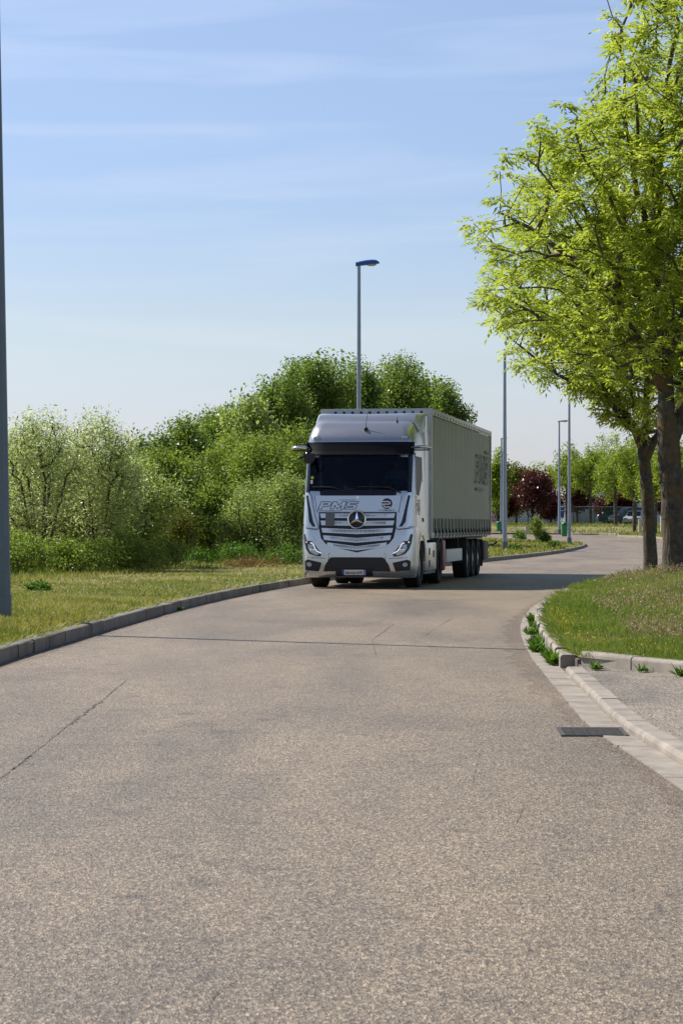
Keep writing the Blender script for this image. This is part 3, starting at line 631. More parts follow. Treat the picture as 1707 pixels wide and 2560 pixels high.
# sun visor: dark curved sheet on brackets
vis = MB(); rows = []
for i in range(9):
    t = i / 8; z = 3.21 - .265 * t; offv = .05 + .085 * t
    rows.append((z, offv))
xsv = [-1.20 + 2.40 * i / 16 for i in range(17)]
fr_ = [[(x, S(max(min(x, 1.0), -1.0), min(z, 3.16)) - o + .12 * max(0, abs(x) - .95) / .25, z) for x in xsv] for z, o in rows]
for a, b in ((0, 0), (.018, .006)): vis.add([(p[0], p[1] + a, p[2] + b) for r_ in fr_ for p in r_], [(i * 17 + j, i * 17 + j + 1, (i + 1) * 17 + j + 1, (i + 1) * 17 + j) for i in range(8) for j in range(16)])
m_ = 17 * 9; edge = [j for j in range(17)] + [i * 17 + 16 for i in range(1, 9)] + [8 * 17 + j for j in range(15, -1, -1)] + [i * 17 for i in range(7, 0, -1)]
vis.f += [(edge[i], edge[(i + 1) % len(edge)], edge[(i + 1) % len(edge)] + m_, edge[i] + m_) for i in range(len(edge))]
for sx in (-1, 1): vis.prism([(S(1.05, 3.1) - .09, 2.93), (S(1.05, 3.1) + .12, 2.93), (S(1.05, 3.2) + .05, 3.2), (S(1.05, 3.2) - .03, 3.2)], 'x', sx * 1.165, sx * 1.185)
vis.build('sun_visor', M['visor'], truck, smooth=40)
# marker lights, antenna
for x in (-.98, .98):
    ml = MB(); ml.box((x, S(x, 3.32) - .012, 3.315), (.13, .05, .055)); ml.build('marker_light', M['lampglass'], truck, bevel=.008)
an = MB(); an.ellipsoid((.10, S(.1, 3.50) - .012, 3.51), (.055, .05, .04)); an.tube([(.10, S(.1, 3.51) - .02, 3.53), (.125, S(.1, 3.54), 3.86)], [.007, .004], 5); an.build('antenna', M['black'], truck)
an = MB(); an.ellipsoid((.74, 1.0, 3.69), (.03, .03, .03)); an.tube([(.74, 1.0, 3.70), (.745, 1.02, 3.79)], [.008, .005], 5); an.build('antenna', M['black'], truck)
# roof air deflector and side fairings
rd = MB(); rgs = []
for x, yfr, zt in [(-1.215, 2.05, 3.90), (-1.19, 1.80, 3.91), (-1.09, 1.56, 3.915), (-.84, 1.50, 3.905), (0, 1.46, 3.89), (.84, 1.50, 3.905), (1.09, 1.56, 3.915), (1.19, 1.80, 3.91), (1.215, 2.05, 3.90)]:
    pr = [(x, 2.46, 3.60)]
    n = 8; zb = 3.66
    yb = yfr - .34
    if abs(x) > 1.1: zb = 3.46
    for i in range(n + 1):
        t = i / n; pr.append((x, yb + (yfr + .42 - yb) * t ** 1.2, zb + (zt - zb) * math.sin(t * math.pi / 2) ** .9))
    pr.append((x, 2.46, zt + .015)); rgs.append(pr)
rd.loft(rgs); rd.build('roof_deflector', M['silver'], truck, smooth=50)
for sx in (-1, 1):
    sf = MB(); sf.loft([[(sx * 1.205, 2.26, z), (sx * 1.235, 2.28, z), (sx * (1.235 if z < 3.6 else 1.215), 2.76, z), (sx * 1.20, 2.76, z)] for z in (1.05, 2.0, 3.4, 3.7, 3.86)])
    sf.build('side_fairing', M['silver2'], truck)
# mirror cameras on arms, and the kerb mirror at the upper corner
for sx in (-1, 1):
    mc = MB(); n = 9; rgs = []
    for i in range(n):
        t = i / (n - 1); x = 1.14 + .42 * t; r1 = .10 * (1 - .25 * t) * (.35 + .65 * math.sin(min(1, (1 - t) * 4) * math.pi / 2)); r2 = .040 * (.5 + .5 * math.sin(math.pi * (.15 + .7 * t)))
        rgs.append([(sx * x, .50 + .10 * t + r1 * math.cos(2 * math.pi * j / 12), 3.085 + .02 * math.sin(t * 3) + r2 * math.sin(2 * math.pi * j / 12)) for j in range(12)])
    mc.loft(rgs); mc.build('mirror_camera', M['chrome'], truck, smooth=60)
    md = MB(); md.box((sx * 1.35, .56, 3.035), (.36, .10, .030)); md.build('camera_housing', M['gloss'], truck, bevel=.01)
km = MB(); km.tube([(-1.10, .35, 3.02), (-1.12, .10, 2.98), (-1.10, .02, 2.86), (-1.08, .0, 2.82)], [.05, .045, .04, .035], 8); km.tube([(-1.12, .10, 2.98), (-1.22, .12, 2.87), (-1.33, .16, 2.84)], [.03, .028, .022], 6)
kmo = km.build('kerb_mirror', M['gloss'], truck, smooth=60)
kh = MB(); kh.loft([[(-1.02 + .085 * s_ * math.cos(2 * math.pi * j / 14) + dx, -.02 + .05 * dx, 2.855 + .105 * s_ * math.sin(2 * math.pi * j / 14) + dx * .4) for j in range(14)] for s_, dx in ((.6, -.10), (1, -.06), (1.0, 0), (.85, .03))])
kh.build('mirror_head', M['black'], kmo, smooth=60)
# the side the photo shows: door, window, handle, print; the other side is the same
def sside(p, o): return (hw(p[1]) + o, p[0], p[1])
def spatch(name, poly, m, off=.006, thick=.010, parent=truck, sx=1, xf=None, cuts=2):
    bm = bmesh.new(); vs = [bm.verts.new((0, p[0], p[1])) for p in poly]; f = bm.faces.new(vs); bmesh.ops.triangulate(bm, faces=[f])
    if cuts: bmesh.ops.subdivide_edges(bm, edges=bm.edges[:], cuts=cuts, use_grid_fill=True)
    g = bmesh.ops.extrude_face_region(bm, geom=bm.faces[:]); back = {v for v in g['geom'] if isinstance(v, bmesh.types.BMVert)}
    for v in bm.verts:
        x = (xf or hw)(v.co.z) + off - (thick if v in back else 0); v.co.x = sx * x
    bmesh.ops.recalc_face_normals(bm, faces=bm.faces); me = bpy.data.meshes.new(name); bm.to_mesh(me); bm.free()
    return link(name, me, m, parent, 30)
for sx in (1, -1):
    dr = spatch('door', [(.62, 2.98), (1.66, 2.98), (1.74, 2.2), (1.74, 1.34), (.46, 1.34), (.44, 2.1)], M['silver'], .012, .02, truck, sx, cuts=3)
    spatch('side_window', [(.66, 2.90), (1.58, 2.90), (1.62, 2.42), (1.36, 2.36), (.92, 2.06), (.58, 2.04), (.56, 2.2)], M['visor'], .018, .008, dr, sx)
    hb = MB(); hb.box((sx * 1.245, 1.58, 1.50), (.03, .16, .09)); hb.build('door_handle', M['black'], dr, bevel=.01)
    spatch('waist_line', [(.5, 1.98), (.56, 2.02), (.92, 2.03), (1.36, 2.33), (1.7, 2.40), (1.7, 2.34), (1.4, 2.27), (.95, 1.97)], M['silver2'], .026, .012, dr, sx)
fribbon(word(.50, 1.62, .20, .32, .2), .02, .0145, sside).build('lettering', M['ink'], truck)
# front wing arch, steps and skirts
for sx in (1, -1):
    fa = MB(); n = 14
    rgs = []
    for i in range(n + 1):
        a = math.pi * (1.02 - 1.04 * i / n); y, z = 1.38 + .66 * math.cos(a), .60 + .62 * math.sin(a); y2, z2 = 1.38 + .58 * math.cos(a), .60 + .54 * math.sin(a)
        rgs.append([(sx * .90, y, z), (sx * 1.255, y, z), (sx * 1.265, (y + y2) / 2, (z + z2) / 2), (sx * 1.25, y2, z2), (sx * .90, y2, z2)])
    fa.loft(rgs); fa.build('wheel_arch', M['silver'], truck, smooth=40)
    sk = MB(); sk.box((sx * 1.06, 2.16, .80), (.36, .30, .62)); sk.build('cab_step', M['silver2'], truck, bevel=.03)
    tk = MB(); tk.box((sx * 1.04, 3.18, .66), (.40, 1.70, .66)); skirt = tk.build('side_skirt', M['silver'], truck, bevel=.04)
    for yy, zz in ((2.75, .78), (2.75, .50), (3.55, .72)):
        hbx = MB(); hbx.box((sx * 1.243, yy, zz), (.012, .22, .16)); hbx.build('recess', M['black'], skirt)
    lo = MB(); lo.box((sx * 1.02, 3.10, .30), (.38, 1.95, .06)); lo.build('skirt_lip', M['dgrey'], skirt, bevel=.015)
    mg = MB(); n = 12; rgs = []
    for i in range(n + 1):
        a = math.pi * (.98 - .96 * i / n); y, z = 4.72 + .63 * math.cos(a), .56 + .58 * math.sin(a)
        rgs.append([(sx * .62, y, z), (sx * 1.25, y, z), (sx * 1.25, y * .995 + .02, z - .05), (sx * .62, y * .995 + .02, z - .05)])
    mg.loft(rgs); mg.build('mudguard', M['dgrey'], truck, smooth=40)
    ml = MB(); ml.box((sx * 1.252, .80, .98), (.014, .05, .12)); ml.build('side_marker', M['orange'], truck)

def wheel(parent, x, y, width, rad, sx, dual=False, name='wheel'):
    """rim as the part, tyre(s) as sub-parts"""
    rm = MB(); o = sx; e = width / 2
    prof = [(.30, -e * .8), (.30, e * .55), (.285, e * .75), (.25, e * .62 if not dual else e * .2), (.17, e * .45 if not dual else e * .05), (.165, e * .75 if not dual else e * .5), (.11, e * .85 if not dual else e * .62), (.10, e * .9 if not dual else e * .66), (0.0, e * .9 if not dual else e * .66)]
    rm.lathe([(r, o * h) for r, h in prof], 'x', (x, y, rad), 28)
    for i in range(10):
        a = 2 * math.pi * i / 10; rm.box((x + o * (e * .56 if not dual else e * .14), y + .215 * math.cos(a), rad + .215 * math.sin(a)), (.05, .026, .026))
    r = rm.build(name, M['steel'], parent, smooth=35)
    for dx in ((-.165, .165) if dual else (0,)):
        tw = .30 if dual else width; t = MB(); h = tw / 2
        pr = [(.29, -h * .75), (.36, -h * .98), (.44, -h), (rad - .02, -h * .94), (rad - .004, -h * .84)]
        for g_ in (-.55, -.18, .18, .55): pr += [(rad, h * (g_ - .10)), (rad - .012, h * (g_ - .09)), (rad - .012, h * (g_ + .03)), (rad, h * (g_ + .04))]
        pr += [(rad - .004, h * .84), (rad - .02, h * .94), (.44, h), (.36, h * .98), (.29, h * .75), (.29, -h * .75)]
        t.lathe(pr, 'x', (x + dx, y, rad), 40); t.f = [f for f in t.f if len(f) == 4]; t.build('tyre', M['rubber'], r, smooth=40)
    return r
for sx in (-1, 1):
    wheel(truck, sx * 1.045, 1.38, .34, .505, sx)
    wheel(truck, sx * .93, 4.72, .63, .505, sx, True)
ch = MB(); ch.box((-.42, 3.6, .78), (.09, 5.6, .28)); ch.box((.42, 3.6, .78), (.09, 5.6, .28)); ch.box((0, 1.38, .50), (1.75, .14, .13)); ch.box((0, 4.72, .505), (1.5, .16, .16))
ch.ellipsoid((0, 4.72, .52), (.24, .22, .23)); ch.box((0, 1.3, .95), (1.3, 1.7, .5)); ch.box((0, 2.9, 1.2), (1.9, .9, .2)); ch.box((0, 4.6, 1.0), (.9, .8, .14)); ch.box((0, .9, .55), (1.1, .5, .3))
ch.build('chassis', M['chassis'], truck)
# inside the cab
ins = MB(); ins.box((0, .84, 2.06), (2.2, .78, .12)); ins.box((0, .70, 1.96), (2.1, .5, .1)); ins.build('dashboard', M['black'], truck, bevel=.03)
fl = MB(); fl.box((0, 1.2, 1.62), (2.3, 1.9, .05)); fl.box((0, 2.2, 2.5), (2.3, .05, 1.75)); fl.build('cab_lining', M['seat'], truck)
for x in (-.68, .68):
    se = MB(); se.box((x, 1.42, 1.95), (.52, .5, .16)); se.box((x, 1.70, 2.34), (.50, .14, .70)); se.box((x, 1.70, 2.76), (.28, .11, .2)); se.build('driver_seat', M['seat'], truck, bevel=.04)
sw = MB(); n = 20; c0 = Vector((.68, .92, 2.27)); ax = Vector((0, -.55, .83)); u = Vector((1, 0, 0)); v_ = ax.cross(u)
sw.tube([c0 + (u * math.cos(2 * math.pi * i / n) + v_ * math.sin(2 * math.pi * i / n)) * .215 for i in range(n + 1)], .017, 6, cap=False); sw.tube([c0, (.68, .72, 2.06)], .03, 6); sw.tube([c0 - u * .21, c0 + u * .21], .018, 6)
sw.build('steering_wheel', M['black'], truck)
bt = MB(); bt.lathe([(.035, 0), (.04, .02), (.04, .16), (.016, .20), (.016, .24)], 'z', (.22, .62, 2.12), 12)
tag(bt.build('water_bottle', M['bottle'], None, smooth=40), 'small clear drinks bottle standing on the dashboard behind the windscreen', 'bottle')
bpy.data.objects['water_bottle'].matrix_world = Matrix.Translation(TRUCK_LOC) @ Matrix.Rotation(-TH, 4, 'Z')
pb = MB(); pb.ellipsoid((-.28, .66, 2.17), (.13, .08, .05), 10, 6); pb.ellipsoid((-.36, .62, 2.20), (.06, .05, .07), 9, 6); o = tag(pb.build('plastic_bag', M['plate'], None, smooth=60), 'crumpled pale plastic bag on the dashboard left of the bottle', 'plastic bag')
o.matrix_world = Matrix.Translation(TRUCK_LOC) @ Matrix.Rotation(-TH, 4, 'Z')
# the driver, one skinned body
def driver():
    V = []; E = []; Rr = []
    def p(co, r, par=None):
        V.append(co); Rr.append(r); i = len(V) - 1
        if par is not None: E.append((par, i))
        return i
    x0 = .68
    pel = p((x0, 1.46, 2.08), .15); ab = p((x0, 1.50, 2.26), .14, pel); chs = p((x0, 1.50, 2.46), .15, ab); nk = p((x0, 1.47, 2.62), .058, chs)
    hd0 = p((x0, 1.44, 2.70), .075, nk); hd1 = p((x0, 1.43, 2.78), .09, hd0); hd2 = p((x0, 1.45, 2.85), .075, hd1); p((x0, 1.345, 2.745), .014, hd0)
    for s in (-1, 1):
        sh = p((x0 + s * .20, 1.49, 2.55), .075, chs); el = p((x0 + s * .28, 1.30, 2.32), .050, sh); wr = p((x0 + s * .21, 1.10, 2.36), .032, el); pa = p((x0 + s * .205, 1.04, 2.375), .034, wr)
        for j in range(4):
            f1 = p((x0 + s * (.222 - .0) , .975 - .006 * (j % 2), 2.395 - j * .020), .009, pa); p((x0 + s * .19, .955, 2.385 - j * .020), .008, f1)
        t1 = p((x0 + s * .175, 1.02, 2.40), .010, pa); p((x0 + s * .165, .985, 2.405), .009, t1)
        hp = p((x0 + s * .10, 1.40, 2.05), .10, pel); kn = p((x0 + s * .15, 1.02, 1.98), .07, hp); p((x0 + s * .15, .92, 1.72), .05, kn)
    me = bpy.data.meshes.new('person'); me.from_pydata(V, E, []); o = bpy.data.objects.new('person', me); COL.objects.link(o)
    m = o.modifiers.new('skin', 'SKIN'); m2 = o.modifiers.new('sub', 'SUBSURF'); m2.levels = 1; m2.render_levels = 1
    for i, r in enumerate(Rr): me.skin_vertices[0].data[i].radius = (r, r)
    me.skin_vertices[0].data[0].use_root = True
    dg_ = bpy.context.evaluated_depsgraph_get(); me2 = bpy.data.meshes.new_from_object(o.evaluated_get(dg_)); bpy.data.objects.remove(o)
    me2.materials.clear(); me2.materials.append(M['skin']); me2.materials.append(M['shirt'])
    for f in me2.polygons:
        f.use_smooth = True; c = f.center; f.material_index = 1 if (c.z < 2.60 and not (c.y < 1.12 and c.z > 2.3)) else 0
    o = bpy.data.objects.new('person', me2); COL.objects.link(o); tag(o, 'driver in a pale shirt seated behind the windscreen with hands on the wheel', 'person')
    o.matrix_world = Matrix.Translation(TRUCK_LOC) @ Matrix.Rotation(-TH, 4, 'Z')
    hm = MB(); hm.ellipsoid((x0, 1.475, 2.84), (.092, .10, .075), 14, 8); hm.v = [(a, b, max(c, 2.79 + .4 * max(0, 1.43 - b))) for a, b, c in hm.v]; hm.build('hair', M['black'], o, smooth=60)
    for s in (-1, 1):
        e_ = MB(); e_.ellipsoid((x0 + s * .034, 1.352, 2.785), (.012, .008, .008), 8, 5); e_.build('eye', M['gloss'], o)
        a_ = MB(); a_.ellipsoid((x0 + s * .092, 1.44, 2.765), (.012, .022, .034), 8, 6); a_.build('ear', M['skin'], o, smooth=60)
    mo = MB(); mo.ellipsoid((x0, 1.362, 2.695), (.026, .008, .006), 8, 5); mo.build('mouth', M['red'], o)
driver()

# ---------------------------------------------------------------- the semi-trailer (its own origin is its front face on the ground)
TW = 1.275; TL = 13.6; ZB = 1.12; ZT = 4.06
bw = MB(); bw.box((0, .04, (1.2 + ZT - .06) / 2), (TW * 2 - .06, .08, ZT - .06 - 1.2)); bw.build('front_bulkhead', M['white'], trailer)
rf = MB(); rf.box((0, TL / 2, ZT - .02), (TW * 2 - .1, TL - .1, .03)); roof = rf.build('roof', M['white'], trailer)
hd = MB(); hd.box((0, .05, ZT - .085), (TW * 2 + .02, .12, .17)); header = hd.build('front_header', M['rail'], trailer, bevel=.012)
for i in range(11):
    s_ = MB(); s_.box((-.95 + i * .2, -.018, ZT - .085), (.055, .02, .05)); s_.build('roof_stud', M['black'], header)
for sx in (1, -1):
    # curtain with gentle folds and sag
    ny, nz = 110, 14; V = []; 
    for j in range(nz + 1):
        tz = j / nz; z = ZB + .10 + (ZT - .16 - ZB - .10) * tz
        for i in range(ny + 1):
            y = .10 + (TL - .2) * i / ny
            amp = .008 * (tz ** 3) + .002
            x = TW - .012 + amp * math.sin(y * 7.3 + 1.4 * math.sin(y * 1.7)) * (.4 + .6 * math.sin(y * .9 + 1) ** 2) + .006 * math.sin(tz * 22) * math.sin(y * .8) - .012 * math.sin(math.pi * tz)
            V.append((sx * x, y, z))
    V = np.array(V); n1 = ny + 1
    Fq = np.array([(j * n1 + i, j * n1 + i + 1, (j + 1) * n1 + i + 1, (j + 1) * n1 + i) for j in range(nz) for i in range(ny)])
    if sx < 0: Fq = Fq[:, ::-1]
    cur = np_mesh('side_curtain', V, Fq, M['curtain'], trailer, smooth=True)
    cs = lambda p, o, sx=sx: (sx * (TW + .012 + o), p[0] if sx > 0 else p[0], p[1])
    if sx > 0:
        fribbon(word(9.55, 2.55, .95, .72, .2, .16), .065, .006, cs).build('lettering', M['fadedink'], cur)
        for q_ in ([(12.0, 3.42), (13.3, 3.42)], [(9.6, 2.36), (11.6, 2.36)]): fribbon([(q_, False)], .07, .006, cs).build('lettering_rule', M['fadedink'], cur)
    rl = MB(); rl.box((sx * (TW - .005), TL / 2, ZT - .075), (.05, TL, .15)); rail = rl.build('roof_rail', M['rail'], trailer, bevel=.01)
    for i in range(22):
        s_ = MB(); s_.box((sx * (TW + .024), .5 + i * .6, ZT - .10), (.014, .10, .05)); s_.build('roller_clip', M['dgrey'], rail)
    sr = MB(); sr.box((sx * (TW - .03), TL / 2, ZB + .03), (.07, TL, .13)); side = sr.build('side_rail', M['rail'], trailer, bevel=.01)
    mesh0 = None
    for i in range(19):
        y = .55 + i * .69
        if mesh0 is None:
            s_ = MB(); s_.box((sx * (TW + .016), 0, ZB + .27), (.014, .10, .30)); s_.box((sx * (TW + .024), .02, ZB + .13), (.02, .055, .12)); s_.tube([(sx * (TW + .03), 0, ZB + .15), (sx * (TW + .045), .05, ZB + .06), (sx * (TW + .03), .07, ZB + .0)], .014, 5)
            s_.tube([(sx * (TW + .012), -.01, ZB + .12), (sx * (TW + .012), -.01, ZB - .03)], .012, 4)
            o = s_.build('tension_strap', M['strap'], trailer); mesh0 = o.data; o.location.y = y
        else:
            o = bpy.data.objects.new('tension_strap', mesh0); COL.objects.link(o); o.parent = trailer; o.location.y = y
    cp = MB(); cp.box((sx * (TW - .03), .03, (ZB + ZT) / 2 - .02), (.09, .10, ZT - ZB - .20)); cp.build('corner_post', M['rail'], trailer)
    cp = MB(); cp.box((sx * (TW - .03), TL - .04, (ZB + ZT) / 2 - .02), (.09, .10, ZT - ZB - .20)); cp.build('corner_post', M['rail'], trailer)
rdr = MB(); rdr.box((0, TL - .02, (ZB + ZT) / 2), (TW * 2 - .16, .06, ZT - ZB - .3)); rdr.build('rear_doors', M['white'], trailer)
fm = MB(); fm.box((0, TL / 2, ZB - .02), (TW * 2 - .2, TL - .2, .10)); fm.box((-.45, TL / 2 + .6, .92), (.1, TL - 2.2, .30)); fm.box((.45, TL / 2 + .6, .92), (.1, TL - 2.2, .30))
for yy in (8.0, 9.3, 10.6): fm.tube([(-1.0, yy, .50), (1.0, yy, .50)], .075, 10)
fm.box((0, 9.3, .72), (.9, 3.4, .2)); fm.box((0, 4.0, .95), (2.2, .12, .2)); fm.box((0, 6.9, .9), (2.2, .12, .3)); fm.box((0, 11.5, .9), (2.2, .12, .3))
fm.build('trailer_frame', M['chassis'], trailer)
for sx in (1, -1):
    for yy in (8.0, 9.3, 10.6): wheel(trailer, sx * 1.05, yy, .38, .50, sx)
    mg = MB(); mg.box((sx * 1.06, 9.3, 1.035), (.42, 3.9, .04)); mg.box((sx * 1.06, 11.35, .62), (.42, .03, .75)); mg.box((sx * 1.06, 7.28, .70), (.42, .03, .6)); mg.build('wing', M['chassis'], trailer)
    lg_ = MB(); lg_.box((sx * .72, 3.05, .72), (.13, .15, .66)); lg_.box((sx * .72, 3.05, .385), (.26, .26, .03)); lg_.build('landing_leg', M['chassis'], trailer)
    pbx = MB(); pbx.box((sx * 1.10, 5.0, .635), (.26, 3.3, .31)); pbx.build('side_guard', M['white'], trailer, bevel=.015)
    rb = MB(); rb.box((sx * 1.08, 2.62, .66), (.36, .42, .74)); rb.build('extinguisher_box', M['red'], trailer, bevel=.06)
    tb = MB(); tb.box((sx * 1.10, 12.5, .66), (.30, 1.2, .52)); tb.build('tool_box', M['chassis'], trailer, bevel=.04)
    arm = MB(); arm.tube([(sx * 1.2, 13.2, .80), (sx * 1.36, 13.4, .82), (sx * 1.46, 13.42, .90)], [.02, .02, .035], 7); arm.build('marker_arm', M['black'], trailer)
pb_ = MB(); pb_.box((0, 5.1, .60), (1.9, 3.2, .34)); pb_.build('pallet_box', M['chassis'], trailer)
ub = MB(); ub.box((0, 13.35, .50), (2.3, .12, .14)); ub.box((-.7, 13.2, .75), (.1, .3, .5)); ub.box((.7, 13.2, .75), (.1, .3, .5)); ub.build('rear_underrun', M['rail'], trailer)

# ---------------------------------------------------------------- lamp posts, bins, signs
def lamp(px, base_py, top_py, Z, label, pm, cm_, rb, rt, head=.5, lean=0.0, sides=14, face=1, zbase=None, hlen=.62, phase=0):
    p = at(px, base_py, Z); zb = p.z if zbase is None else zbase; top = CH - (top_py - HZ) / F * Z; H = top - zb
    e = empty('street_lamp', (p.x, Z, zb - .1), 0, label, 'street lamp', 'street lamps along the road')
    H += .1
    m = MB(); m.tube([(0, 0, 0), (0, 0, H * .35), (lean * H, 0, H)], [rb, rb + (rt - rb) * .35, rt], sides, phase=phase); m.v = [(x + (lean * z * (1 if z < H * .36 else 0) if z < H * .9 else 0), y, z) for x, y, z in m.v]
    m.build('pole', pm, e, smooth=30 if sides > 10 else None)
    c = MB(); c.tube([(0, 0, 0), (0, 0, .42)], [rb * (1.25 if sides > 10 else 1.03)] * 2, sides, phase=phase); c.build('base_collar', M['dgrey'] if sides > 10 else pm, e)
    d = MB(); d.box((0, -rb * .98, .95), (rb * 1.1, .012, .45)); d.build('service_door', pm, e)
    h = MB(); n = 11; rgs = []; x0 = lean * H - hlen * .14 * face
    for i in range(n):
        t = i / (n - 1); x = x0 + face * hlen * t; wd = .105 * (.62 + .38 * math.sin(min(1, t * 1.25) * math.pi / 2)) * (1 if t < .8 else math.sqrt(max(.06, 1 - ((t - .8) / .21) ** 2)))
        zb_ = H - .01 + .09 * t; hh = (.115 + .035 * math.sin(math.pi * t)) * (1 if t < .72 else math.sqrt(max(.05, 1 - ((t - .72) / .29) ** 2)))
        rgs.append([(x, wd * math.cos(math.pi * j / 10), zb_ + hh * math.sin(math.pi * j / 10) ** .8) for j in range(11)] + [(x, -wd * .7, zb_ - .012), (x, wd * .7, zb_ - .012)])
    h.loft(rgs); ho = h.build('lamp_head', cm_, e, smooth=45)
    b = MB(); b.ellipsoid((x0 + face * hlen * .66, 0, H + .035), (hlen * .22, .075, .055), 14, 8); b.build('lamp_lens', M['lens'], ho, smooth=60)
    return e
lamp(10, 1560, -260, 30.2, 'dark grey octagonal lamp post rising from the grass at the left edge', M['pole'], M['lampgrey'], .105, .055, lean=-.0135, sides=8, zbase=.17, phase=math.pi / 8)
lamp(897, 1410, 664, 75, 'tall lamp post with a blue lamp head standing behind the cab', M['galva'], M['lampblue'], .085, .055, zbase=.2, hlen=.77)
lamp(1261, 1371, 886, 110, 'tall lamp post just right of the trailer, its grey head touching the tree leaves', M['galva'], M['lampgrey'], .115, .065, hlen=.6)
lamp(1422, 1357, 988, 143, 'lamp post with a green bin on it near the tip of the grass island', M['galva'], M['lampgrey'], .115, .065, face=-1, hlen=.2)
lamp(1397, 1342, 1055, 207, 'lamp post on the far verge with a pale flat head, left of the green bin', M['galva'], M['lampgrey'], .125, .07, hlen=.95, zbase=.6)
lamp(1253, 1334, 1098, 213, 'most distant lamp post, half hidden behind the one beside the trailer', M['galva'], M['lampgrey'], .125, .07, hlen=.6, zbase=.62)
def litter_bin(px, top, bot, Z, label, r):
    a = at(px, top, Z); b = at(px, bot, Z); H = a.z - b.z
    e = empty('litter_bin', (b.x, Z - .02, b.z), 0, label, 'litter bin', 'green litter bins on lamp posts')
    m = MB(); m.lathe([(r * .72, 0), (r * .78, .02), (r * .97, H * .72), (r * .97, H * .76)], 'z', k=20); m.build('body', M['bin'], e, smooth=40)
    m = MB(); m.lathe([(r * 1.03, H * .74), (r * 1.05, H * .80), (r * .98, H * .90), (r * .7, H * .97), (0, H)], 'z', k=20); m.build('lid', M['bin'], e, smooth=50)
    m = MB(); m.box((0, -r * .98, H * .84), (r * .9, .05, H * .08)); m.build('opening', M['black'], e)
    m = MB(); m.box((r * 1.05, .05, H * .5), (r * .4, .04, .05)); m.build('bracket', M['dgrey'], e)
litter_bin(1410, 1305, 1341, 142.6, 'green litter bin hanging on the lamp post near the island tip', .20)
litter_bin(1246, 1303, 1328, 212.5, 'green litter bin half hidden at the far edge of the trailer', .22)
def rect_sign():
    p = at(1404, 1294, 216); e = empty('blue_sign', (p.x, 216, p.z - 1.7), 0, 'small blue sign board on a post behind the far lamp post', 'sign')
    m = MB(); m.box((0, 0, 2.3), (.42, .03, 1.15)); m.build('panel', M['signblue'], e, bevel=.01); m = MB(); m.tube([(0, .05, 0), (0, .05, 2.9)], .04, 8); m.build('post', M['galva'], e)
    m = MB(); m.box((0, -.018, 2.72), (.30, .006, .10)); m.box((0, -.018, 2.35), (.30, .006, .05)); m.build('pale_bars', M['white'], e)
rect_sign()
def gate_pillar(px, top, bot, Z, wd, label):
    a = at(px, top, Z); b = at(px, bot, Z); H = a.z - b.z + .3; e = empty('gate_pillar', (b.x, Z, b.z - .3), 0, label, 'pillar', 'cream gate pillars')
    m = MB(); m.box((0, 0, H / 2), (wd, wd, H)); m.build('shaft', M['stonepost'], e, bevel=.02); m = MB(); m.box((0, 0, H + .03), (wd * 1.15, wd * 1.15, .06)); m.build('cap', M['stonepost'], e, bevel=.015)
gate_pillar(1599, 1300, 1332, 196, .26, 'cream pillar just left of the slimmer near trunk')
gate_pillar(1655, 1292, 1329, 200, .34, 'wider cream pillar seen between the two near trunks')
b_ = at(1318, 1337, 166); m = MB(); m.box((0, 0, .3), (.34, .3, .6)); m.box((0, 0, .61), (.38, .34, .04)); o = tag(m.build('marker_block', M['stonepost'], None, bevel=.015), 'small beige service box in the island grass beside the dark shrub', 'service box'); o.location = (b_.x, 166, b_.z)

# ---------------------------------------------------------------- far right: building, fence, cars
def building():
    p = at(1505, 1300, 275); e = empty('warehouse', (p.x, 275, .9), 0, 'low pale grey industrial building behind the fence', 'building')
    m = MB(); m.box((-.6, 5, 1.95), (7.2, 10, 3.9)); m.build('wall', M['wallgrey'], e); m = MB(); m.box((-.6, 5, 4.0), (7.5, 10.3, .22)); m.build('roof', M['wallwhite'], e)
    m = MB(); m.box((2.2, -.12, 1.9), (1.5, .2, 3.6)); m.build('door', M['wallwhite'], e); m = MB(); m.box((-1.0, -.05, 1.7), (3.2, .12, 3.2)); m.build('shutter', M['wallgrey'], e)
    m = MB(); m.box((1.15, -.09, 1.9), (.14, .14, 3.8)); m.build('downpipe', M['dgrey'], e)
    p = at(1650, 1290, 300); e = empty('warehouse', (p.x + 3, 300, .9), 0, 'white building wall behind the two near trunks', 'building')
    m = MB(); m.box((0, 5, 1.7), (14, 10, 3.4)); m.build('wall', M['wallwhite'], e); m = MB(); m.box((0, 5, 3.5), (14.4, 10.4, .2)); m.build('roof', M['wallgrey'], e)
    p = at(1330, 1290, 290); e = empty('warehouse', (p.x, 290, .9), 0, 'long pale wall glimpsed beneath the purple trees', 'building')
    m = MB(); m.box((0, 4, 1.3), (12, 8, 2.6)); m.build('wall', M['wallwhite'], e); m = MB(); m.box((0, 4, 2.68), (12.4, 8.4, .16)); m.build('roof', M['wallgrey'], e)
building()
